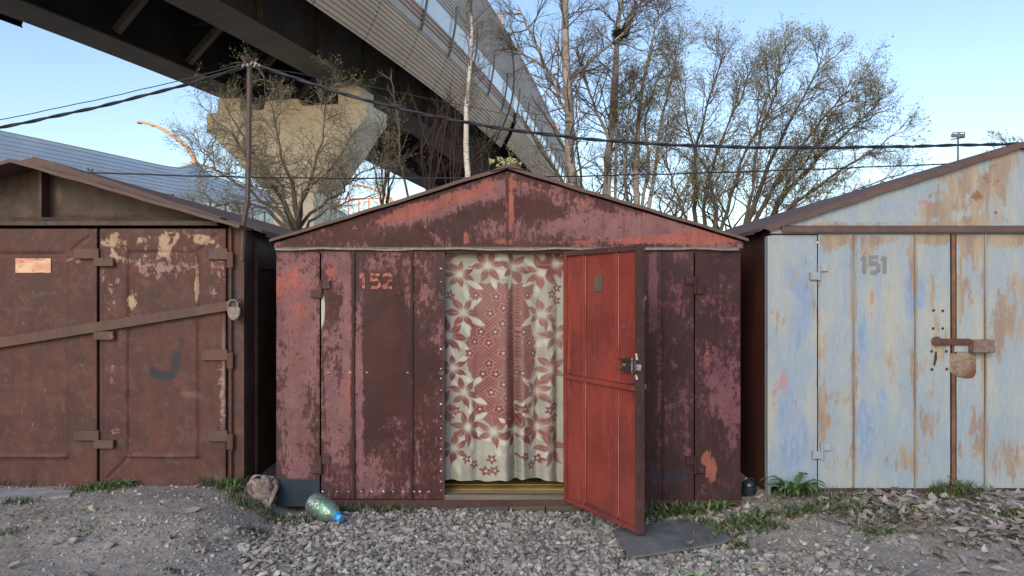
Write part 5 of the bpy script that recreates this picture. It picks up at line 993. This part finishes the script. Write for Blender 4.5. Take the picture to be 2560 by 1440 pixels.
def free(x, y):                                  # keep litter out of the garages
    inc = ((x > -1.7) & (x < 1.64) & (y > -.035))|((x < -1.93) & (y > .0))|((x > 1.83) & (y > -.01)); return ~inc
def grav(x, y):
    n_ = vnoise(x, y, 2.3, 8); c = sst(-1.75, -.95, x+(n_-.5)*.7)*sst(1.75, 1.05, x+(n_-.5)*.5)*sst(.02, -.10, y)
    c2 = sst(1.0, 1.2, x)*sst(2.3, 1.5, x+(n_-.5)*.6)*sst(-.75, -1.0, y); return np.maximum(c, c2)*free(x, y)
p = scatter(60000, lambda x, y: grav(x, y)*.95); sz = .006+.019*rng.random(len(p))**2.4; p[:, 2] += sz*.15+rng.random(len(p))*.014
v, c = rocks(rng, p, sz); V, T, C = rock_mesh(v, c); o = tinted('gravel', V, [], T, C, M['stone']); tag(o, 'loose grey crushed stone gravel before the open doorway', 'gravel', kind='stuff')
p = scatter(52000, lambda x, y: (.16+.75*np.clip(vnoise(x, y, 3.1, 6)-.45, 0, 1)*2)*free(x, y)*(1-.7*grav(x, y))); sz = .003+.011*rng.random(len(p))**3; p[:, 2] += sz*.1
v, c = rocks(rng, p, sz); V, T, C = rock_mesh(v, c*np.array([1.0, .97, .93])); o = tinted('grit', V, [], T, C, M['stone']); tag(o, 'small scattered grit and pebbles on the trodden dirt', 'grit', kind='stuff')
# larger stones one by one
st_me = []
for i in range(6):
    v, c = rocks(rng, np.zeros((1, 3)), np.array([.034])); V, T, C = rock_mesh(v, c*1.1); so = tinted('stone', V, [], T, C, M['stone']); st_me.append(so.data); bpy.data.objects.remove(so)
p = scatter(900, lambda x, y: np.clip(.05+.35*grav(x, y), 0, 1)*free(x, y))[:120]
for i, q in enumerate(p):
    o = bpy.data.objects.new('stone', st_me[i % 6]); COL.objects.link(o); o.location = (q[0], q[1], q[2]+.012); o.rotation_euler = (0, 0, i*1.7); k = .7+.75*((i*37) % 10)/10; o.scale = (k, k, k)
    wh = 'on the dirt before the rusty garage' if q[0] < -1.75 else 'left of the doorway near the bottle' if q[0] < -.5 else 'on the gravel before the curtained doorway' if q[0] < .6 else 'on the gravel near the rubber mat' if q[0] < 1.6 else 'on the dirt before the blue garage'
    tag(o, ('small' if k < .95 else 'big' if k > 1.2 else 'medium')+' grey stone lying loose '+wh, 'stone', 'larger loose stones')
# dry leaves
def leaf_verts(n, rng, L):
    u = np.array([-.22, .02, .32, .62, .86, 1.0]); w_ = np.array([.012, .10, .27, .24, .13, .01]); v = []
    for sgn in (-1, 0, 1): v.append(np.stack([u-.5, sgn*w_, 0*u], -1))
    v = np.stack(v, 1).reshape(1, 18, 3).repeat(n, 0); cu = rng.normal(.1, .3, (n, 1)); cv = rng.normal(.25, .6, (n, 1)); tw = rng.normal(0, .9, (n, 1))
    x_, y_ = v[..., 0], v[..., 1]; v[..., 2] = cu*x_**2+cv*y_**2*2.2+tw*x_*y_+rng.normal(0, .022, (n, 18)); v *= L[:, None, None]; return v
LQ = np.array([(i*3+j, i*3+j+1, i*3+j+4, i*3+j+3) for i in range(5) for j in range(2)])
def leaf_cols(n): pal = np.array([(.275, .24, .21), (.22, .185, .16), (.35, .325, .30), (.165, .125, .10), (.265, .25, .235)])[rng.choice(5, n, p=[.3, .22, .22, .12, .14])]; return pal*(.75+.45*rng.random((n, 1)))
def lden(x, y):
    n_ = vnoise(x, y, 2.2, 11); c = sst(1.95, 2.6, x+(n_-.5)*.6)*sst(-1.35, -.75, y+(x-2.6)*.28)*.9; c = c*np.clip(.25+1.4*n_, 0, 1)
    return np.clip(c+.012+.05*sst(.9, 1.6, x)*n_, 0, 1)*free(x, y)
p = scatter(9000, lden); L = .035+.055*rng.random(len(p))
v = np.einsum('nij,nkj->nki', rand_rot(rng, len(p), .26), leaf_verts(len(p), rng, L)); p[:, 2] += .008+.028*rng.random(len(p))*lden(p[:, 0], p[:, 1]); v += p[:, None]
V = v.reshape(-1, 3); Q = (LQ[None]+18*np.arange(len(p))[:, None, None]).reshape(-1, 4); C = np.repeat(leaf_cols(len(p)), 18, 0)
o = tinted('leaf_litter', V, Q, None, C, M['leaf'], None, True); tag(o, 'litter of small dry brown leaves before the blue garage', 'leaf litter', kind='stuff')
lm = []
for i in range(10):
    V = leaf_verts(1, rng, np.array([.09]))[0]; lo = tinted('fallen_leaf', V, LQ, None, np.repeat(leaf_cols(1)*1.15, 18, 0), M['leaf'], None, True); lm.append(lo.data); bpy.data.objects.remove(lo)
p = scatter(5200, lambda x, y: np.clip(lden(x, y)*.4+.010, 0, 1)*free(x, y))[:290]
for i, q in enumerate(p):
    o = bpy.data.objects.new('fallen_leaf', lm[i % 10]); COL.objects.link(o); o.location = (q[0], q[1], q[2]+.022+.02*((i*7) % 5)/5*lden(q[0], q[1])); o.rotation_euler = (rng.normal(0, .3), rng.normal(0, .3), i*2.4); k = (.5+.55*rng.random())*(.7 if q[0] < 1.2 else 1); o.scale = (k, k, k)
    wh = ('on the dirt before the rusty garage' if q[0] < -1.75 else 'on the gravel before the curtained doorway' if q[0] < 1.0 else 'near the rubber mat and weeds' if q[0] < 2.0 else 'in the thick litter before the blue garage' if q[1] > -.8 else 'at the front edge of the litter heap')
    tag(o, ('small' if k < .68 else 'broad' if k > .9 else 'middling')+' curled dry brown leaf lying '+wh, 'leaf', 'fallen leaves on the ground')
# grass and low green cover
def blades(pts, h, wd, lean, rng, col):
    n = len(pts); an = rng.random(n)*6.283; hh = h*(.3+1.1*rng.random(n)**1.4); ln = lean*(.3+rng.random(n))*hh; ww = wd*(.6+.7*rng.random(n)); dx, dy = np.cos(an), np.sin(an)
    side = np.stack([-dy, dx, 0*dx], -1)*ww[:, None]*.5; up = np.array([0, 0, 1.]); fw = np.stack([dx, dy, 0*dx], -1)
    a = pts; b = pts+up*(hh*.55)[:, None]+fw*(ln*.35)[:, None]; c_ = pts+up*(hh*.95)[:, None]+fw*ln[:, None]
    V = np.stack([a-side*.6, a+side*.6, b+side, b-side, c_+side*.12, c_-side*.12], 1).reshape(-1, 3)
    Q = (np.array([(0, 1, 2, 3), (3, 2, 4, 5)])[None]+6*np.arange(n)[:, None, None]).reshape(-1, 4)
    C = np.where(rng.random((n, 1)) < .20, np.array([.21, .175, .10]), np.array(col)); C = np.repeat(C*(.55+.9*rng.random((n, 1)))*(1+rng.normal(0, .10, (n, 3))), 6, 0); return V, Q, np.clip(C, 0, 1)
patches = [(60, 1226, .26, .03, 500, .055), (0, 1226, .2, .03, 300, .06), (230, 1240, .14, .06, 300, .04), (320, 1222, .14, .03, 350, .06), (265, 1238, .12, .05, 300, .045), (380, 1216, .08, .03, 120, .04), (440, 1216, .12, .02, 160, .035), (540, 1228, .10, .05, 350, .065), (575, 1240, .08, .05, 260, .07), (590, 1222, .06, .04, 160, .09), (640, 1292, .05, .03, 120, .035), (700, 1296, .16, .05, 300, .035), (760, 1290, .08, .04, 160, .05), (870, 1277, .08, .02, 160, .06), (955, 1276, .08, .02, 180, .06), (1020, 1279, .04, .02, 90, .055), (40, 1270, .16, .04, 180, .035), (210, 1330, .15, .07, 120, .02), (20, 1335, .06, .04, 60, .025), (80, 1300, .3, .1, 160, .015), (430, 1395, .06, .02, 60, .02), (1470, 1292, .10, .03, 150, .04), (2395, 1240, .13, .05, 420, .09), (2340, 1232, .08, .04, 160, .06), (2530, 1285, .16, .05, 300, .05), (2080, 1280, .28, .08, 420, .04), (2230, 1300, .3, .08, 400, .035), (2000, 1240, .14, .05, 200, .07), (2100, 1250, .12, .05, 180, .06), (2400, 1430, .25, .05, 180, .02), (1960, 1400, .3, .08, 80, .02), (150, 1215, .3, .02, 140, .03), (500, 1218, .2, .02, 200, .04), (120, 1222, .2, .025, 260, .045), (600, 1262, .08, .04, 160, .05), (680, 1285, .1, .04, 180, .04), (1250, 1282, .3, .01, 60, .04)]
VV, QQ, CC, nb = [], [], [], 0
for px, py, rx_, ry_, n, h in patches:
    g = G(px, py, .1 if px < 650 or px > 1900 else 0); n = int(n*1.25); q = np.stack([g.x+rng.normal(0, rx_*.6, n), g.y+rng.normal(0, ry_*.8, n)], 1); q = q[free(q[:, 0], q[:, 1])]
    if len(q) == 0: continue
    q = np.concatenate([q, gz(q[:, 0], q[:, 1])[:, None]], 1); V, Q, C = blades(q, h, .006, .9, rng, (.068, .105, .042)); VV.append(V); QQ.append(Q+nb); CC.append(C); nb += len(V)
o = tinted('grass', np.concatenate(VV), np.concatenate(QQ), None, np.concatenate(CC), M['grass']); tag(o, 'short spring grass in tufts along the garage fronts', 'grass', kind='stuff')
VV, QQ, CC, nb = [], [], [], 0
for px, py, rx_, ry_, n, h in [(1660, 1280, .20, .07, 520, .085), (1720, 1272, .18, .06, 420, .085), (1620, 1280, .07, .05, 160, .09), (1780, 1300, .16, .06, 300, .06), (1850, 1300, .22, .08, 520, .05), (1930, 1290, .2, .06, 420, .05), (1800, 1330, .14, .05, 220, .05), (1990, 1290, .14, .05, 220, .05), (2070, 1275, .16, .05, 240, .05), (2140, 1270, .12, .04, 160, .05), (2240, 1290, .14, .05, 200, .045), (1840, 1350, .08, .04, 90, .05), (2200, 1330, .2, .06, 160, .03)]:
    g = G(px, py, .02+.06*(px > 1850)); q = np.stack([g.x+rng.normal(0, rx_*.6, n), g.y+rng.normal(0, ry_*.8, n)], 1); q = q[free(q[:, 0], q[:, 1]) & (vnoise(q[:, 0], q[:, 1], 9, 21) > .42)]
    q = np.concatenate([q, gz(q[:, 0], q[:, 1])[:, None]], 1); V, Q, C = blades(q, h*.9, .020, 1.0, rng, (.065, .108, .046)); VV.append(V); QQ.append(Q+nb); CC.append(C); nb += len(V)
o = tinted('ground_cover', np.concatenate(VV), np.concatenate(QQ), None, np.concatenate(CC), M['grass']); tag(o, 'low broad leaved green weeds beside the rubber mat', 'ground cover', kind='stuff')
def plant(name, label, px, py, z_, n, L, wd, lift, col=(.085, .14, .055), seed=0):
    g = G(px, py, z_); g.z = float(gz(g.x, g.y)); t = thing(name, label, 'plant', g); r_ = random.Random(seed)
    for i in range(n):                           # each leaf: a toothed strip arching out
        an = i/n*6.283+r_.uniform(-.3, .3); l_ = L*r_.uniform(.65, 1.15); lf_ = lift*r_.uniform(.6, 1.3); V = []; Q = []
        for k in range(9):
            u = k/8; w_ = wd*(math.sin(math.pi*min(1, u*.92+.06))**.8)*(1 if k % 2 else .55); x = l_*u; zz = l_*lf_*(u-.75*u*u)
            for s_ in (-1, 0, 1): V.append((x*math.cos(an)-s_*w_*math.sin(an), x*math.sin(an)+s_*w_*math.cos(an), zz+abs(s_)*w_*.35+.006))
        for k in range(8): Q += [(k*3, k*3+1, k*3+4, k*3+3), (k*3+1, k*3+2, k*3+5, k*3+4)]
        f = r_.uniform(.75, 1.3); o = tinted('leaf', np.array(V), Q, None, np.tile(np.array(col)*f, (len(V), 1)), M['grass']); o.parent = t
    return t
plant('weed', 'tall feathery green weed at the left corner of the blue garage', 1985, 1245, .1, 26, .20, .026, 1.5, (.075, .14, .05), 1)
plant('weed', 'single smooth leaf weed pressed against the blue corner strip', 1946, 1228, .1, 4, .15, .02, 2.0, (.07, .13, .05), 2)
plant('dandelion', 'small dandelion rosette at the dark right corner of the red garage', 1808, 1262, .03, 11, .13, .018, 1.3, (.09, .155, .065), 3)
plant('seedling', 'pale green rosette at the bottom of the gravel', 1745, 1432, -.01, 9, .085, .022, .7, (.22, .33, .17), 4)
plant('weed', 'grassy weed under the door seam of the blue garage', 2398, 1244, .09, 16, .12, .012, 1.7, (.08, .14, .06), 5)
plant('dandelion', 'leafy rosette at the foot of the rusty door leaf', 315, 1228, .12, 14, .09, .014, 1.2, (.09, .16, .06), 6)
plant('weed', 'spiky tuft of weed beside the crumpled rag', 585, 1250, .1, 14, .12, .010, 1.9, (.075, .13, .05), 7)
plant('dandelion', 'rosette at the edge of the weeds behind the rubber mat', 1612, 1285, .0, 12, .12, .02, 1.4, (.07, .12, .05), 8)
# slabs
def slab(label, pts, z_, th=.035):
    t = [G(a, b, z_) for a, b in pts]; c = sum(t, Vector())/len(t); r_ = random.Random(len(label)); ring = []
    for i in range(len(t)):
        a, b = t[i], t[(i+1) % len(t)]
        for k in range(4): ring.append(a.lerp(b, k/4)+Vector((r_.uniform(-.012, .012), r_.uniform(-.008, .008), r_.uniform(-.003, .003))))
    for v in ring: v.z = float(gz(v.x, v.y))*.5+float(gz(c.x, c.y))*.5+.014
    n_ = len(ring); vs = [v-c for v in ring]+[(v-c)*.9+Vector((0, 0, .006)) for v in ring]+[v-c-Vector((0, 0, th)) for v in ring]
    fs = [(i, (i+1) % n_, n_+(i+1) % n_, n_+i) for i in range(n_)]+[(2*n_+i, 2*n_+(i+1) % n_, (i+1) % n_, i) for i in range(n_)]+[tuple(range(n_, 2*n_))]
    me = bpy.data.meshes.new('slab'); me.from_pydata(vs, [], fs); return tag(link('concrete_slab', me, M['slab'], None, c), label, 'slab')
slab('pale worn concrete slab sunk before the rusty double doors', [(-20, 1236), (90, 1232), (180, 1238), (175, 1252), (60, 1262), (-20, 1262)], .118)
slab('flat grey concrete slab in the weeds below number 151', [(2060, 1238), (2150, 1238), (2190, 1252), (2160, 1268), (2120, 1262)], .095)
slab('pinkish grey slab half under leaves at the right edge', [(2440, 1238), (2600, 1234), (2600, 1262), (2500, 1268), (2460, 1256)], .09)
# rubber mat and the leaf on it
mp = [G(1530, 1322, .012), G(1640, 1305, .018), G(1745, 1288, .02), G(1785, 1322, .02), G(1826, 1352, .014), G(1700, 1374, .012), G(1575, 1390, .008), G(1552, 1356, .01)]
c = sum(mp, Vector())/8; mb = MB(); nr = 9
rows = [[None]*nr for _ in range(nr)]
for i in range(nr):
    for j in range(nr):
        u, w_ = i/(nr-1), j/(nr-1); A = mp[0].lerp(mp[2], u)*(1-w_)+mp[6].lerp(mp[4], u)*w_; A.x += .02*math.sin(w_*math.pi)*(1 if u > .5 else -.3); A.z = float(gz(A.x, A.y))*.35+.022+.012*math.sin(u*3.1+1)*math.sin(w_*3.1)+(.018 if (i == nr-1 and j > 5) else 0); rows[i][j] = A
vs = [rows[i][j] for i in range(nr) for j in range(nr)]; vs += [v-Vector((0, 0, .016)) for v in vs]; n2 = nr*nr
fs = [(i*nr+j, i*nr+j+1, (i+1)*nr+j+1, (i+1)*nr+j) for i in range(nr-1) for j in range(nr-1)]; fs += [tuple(q+n2 for q in f[::-1]) for f in fs]
bd = [i*nr for i in range(nr)]+[(nr-1)*nr+j for j in range(1, nr)]+[i*nr+nr-1 for i in range(nr-2, -1, -1)]+[j for j in range(nr-2, 0, -1)]
fs += [(bd[i], bd[(i+1) % len(bd)], bd[(i+1) % len(bd)]+n2, bd[i]+n2) for i in range(len(bd))]
mb.add(vs, fs); o = mb.build('rubber_mat', M['rubber'], None, True); tag(o, 'flat dark grey rubber mat lying under the open red door', 'mat')
o = bpy.data.objects.new('fallen_leaf', lm[2]); COL.objects.link(o); q = G(1722, 1362, .03); o.location = (q.x, q.y, .045); o.rotation_euler = (.1, .1, .4); o.scale = (.75, .8, .9); tag(o, 'single pale dry leaf lying on the rubber mat', 'leaf')
# bottle
bt = thing('plastic_bottle', 'large clear green tinted plastic bottle with blue cap lying on gravel', 'bottle', G(805, 1290, .0))
A = P(782, 1256, -.20); Bc = P(852, 1297, -.36); axv = (Bc-A).normalized(); Lb = (Bc-A).length
Mx = Matrix.Translation(A) @ axv.to_track_quat('Z', 'Y').to_matrix().to_4x4()
rb = .078; pf = [(0, .004), (rb*.6, 0), (rb*.92, .008), (rb, .025)]
for i in range(9): pf += [(rb, .03+i*.013), (rb*.955, .0355+i*.013), (rb*.955, .0385+i*.013)]
pf += [(rb, .150), (rb*.97, .170), (rb*.8, .205), (rb*.5, .235), (rb*.26, .25), (.019, .255), (.019, Lb*.97)]
mb = MB(); mb.lathe(pf, 28, Mx); mb.build('body', M['pet'], bt, True)
mb = MB(); mb.lathe([(rb*.93, .095), (rb*.93, .150), (rb*.90, .170), (rb*.72, .205), (rb*.42, .233), (0, .24)], 24, Mx); gi_ = mb.build('green_part', M['pet_green'], bt, True)
mb = MB(); mb.lathe([(.0, Lb*1.02), (.021, Lb*1.02), (.024, Lb*1.0), (.024, Lb*.90), (.0, Lb*.90)], 16, Mx); mb.build('cap', M['cap_blue'], bt, True)
mb = MB(); mb.lathe([(.024, Lb*.86), (.036, Lb*.865), (.036, Lb*.885), (.024, Lb*.89)], 18, Mx); mb.build('handle_ring', M['cap_blue'], bt, True)
# rag
rr_ = np.random.default_rng(12); VV, QQ, nb = [], [], 0; rc_ = P(654, 1226, -.05)
for i in range(34):                              # overlapping creased cloth strips wound over each other
    ax1 = rr_.normal(0, 1, 3); ax1[1] -= 1.0; ax1 /= np.linalg.norm(ax1); ax2 = np.cross(ax1, rr_.normal(0, 1, 3)); ax2 /= np.linalg.norm(ax2); ax3 = np.cross(ax1, ax2)
    nu, nv = 22, 7; u = np.linspace(-1.15, 1.15, nu)[:, None]; v = np.linspace(-1, 1, nv)[None]; wd_ = .014+.014*rr_.random()
    base = ax1*np.cos(u)[..., None]+ax2*np.sin(u)[..., None]; rad = .062+.05*rr_.random()+.010*np.sin(u*5+rr_.random()*6)+.0075*np.abs(np.sin(v*4.2+u*3+rr_.random()*6))-.012*v**2
    V = base*rad[..., None]+ax3*(v*wd_*(1+.35*np.sin(u*4+i)))[..., None]; V[..., 2] *= .98; V[..., 0] *= 1.05
    idx = np.arange(nu*nv).reshape(nu, nv)+nb; VV.append(V.reshape(-1, 3)); QQ.append(np.stack([idx[:-1, :-1], idx[1:, :-1], idx[1:, 1:], idx[:-1, 1:]], -1).reshape(-1, 4)); nb += nu*nv
tag(link('rag', np_mesh('rag', np.concatenate(VV), np.concatenate(QQ), True), M['rag'], None, rc_), 'crumpled brown grey rag stuffed in the gap between two garages', 'rag')
mb = MB(); mb.prism([P(640, 1240, -.15), P(662, 1244, -.15), P(676, 1272, -.15), P(664, 1270, -.15)], (.01, .012, 0)); mb.prism([P(690, 1205, -.13), P(695, 1222, -.13), P(676, 1264, -.15), P(664, 1268, -.15), P(678, 1238, -.14)], (.0, .012, 0)); o = mb.build('strap', M['rag'], None, bevel=.003); q = wloc(o); rg = bpy.data.objects['rag']; o.data.transform(Matrix.Translation(-rg.location)); o.parent = rg
# canister and planks in the right gap
ct = thing('canister', 'small dark green ribbed plastic canister lying in the right hand gap', 'canister', P(1872, 1235, .10))
mb = MB(); Mx = Matrix.Translation(P(1873, 1236, .14))
mb.lathe([(0, 0), (.045, 0), (.052, .008), (.052, .022), (.047, .027), (.052, .032), (.052, .06), (.047, .065), (.052, .07), (.050, .085), (.03, .105), (.016, .11), (.016, .125), (0, .126)], 20, Mx); mb.build('body', M['canister'], ct, True)
mb = MB(); mb.tube([P(1862, 1206, .14), P(1864, 1196, .14), P(1880, 1194, .14), P(1886, 1204, .14)], .006, 6); mb.build('handle', M['canister'], ct, True)
mb = MB(); mb.hexa([P(1858, 1168, 1.2), P(1866, 1166, 1.2), P(1938, 1248, .12), P(1905, 1252, .12), P(1858, 1156, 1.25), P(1866, 1155, 1.25), P(1940, 1222, .16), P(1908, 1222, .16)]); tag(mb.build('plank', M['beam'], None), 'dark plank lying askew in the right gap behind the canister', 'plank')
for i, (a, b, lb) in enumerate((((622, 1150), (688, 1108), 'upper thin stick leaning across the dark left gap'), ((612, 1196), (690, 1140), 'lower thicker stick leaning across the dark left gap'))):
    mb = MB(); mb.tube([P(*a, .5), P(*b, .9)], .012+.008*i, 6); tag(mb.build('stick', M['side'], None), lb, 'stick')
for i, (pts, lb) in enumerate((([(1950, 1246), (1956, 1252), (1972, 1253), (2000, 1255)], 'thin pale twig on the bare soil by the blue garage corner'), ([(585, 1310), (600, 1313), (622, 1326)], 'thin pale twig on the dirt left of the bottle'), ([(680, 1316), (700, 1328), (716, 1336)], 'thin pale twig on the dirt below the bottle'))):
    mb = MB(); mb.tube([G(a, b, .07 if i == 0 else .03)+Vector((0, 0, .012)) for a, b in pts], .0035, 5); tag(mb.build('twig', M['wood_old'], None), lb, 'twig')
# sprouts on the red ridge
tuft = thing('leaf_sprig', 'pale young leaf sprig and moss growing at the red roof peak', 'plant', P(1275, 415, .1))
mb = MB()
for i in range(14):
    r_ = random.Random(i); mb.tube([P(1272+r_.uniform(-30, 30), 416, .1), P(1275+r_.uniform(-45, 45), r_.uniform(392, 408), .1)], .0015, 3)
mb.build('stem', M['bark_olive'], tuft)
V, Q = [], []
for i in range(40):
    r_ = random.Random(i+90); q = P(1262+r_.gauss(-4, 22), 402+r_.uniform(-8, 12), .1); a = r_.uniform(0, 6.28); l_ = .018
    d1 = Vector((math.cos(a), r_.uniform(-.4, .4), math.sin(a)))*l_; d2 = Vector((-math.sin(a), r_.uniform(-.4, .4), math.cos(a)))*l_*.4; k = len(V); V += [q-d1, q+d2, q+d1, q-d2]; Q.append((k, k+1, k+2, k+3))
link('leaves', np_mesh('leaves', np.array([tuple(v) for v in V])-np.array(tuft.location), Q), M['bud_pale'], tuft)['kind'] = 'stuff'
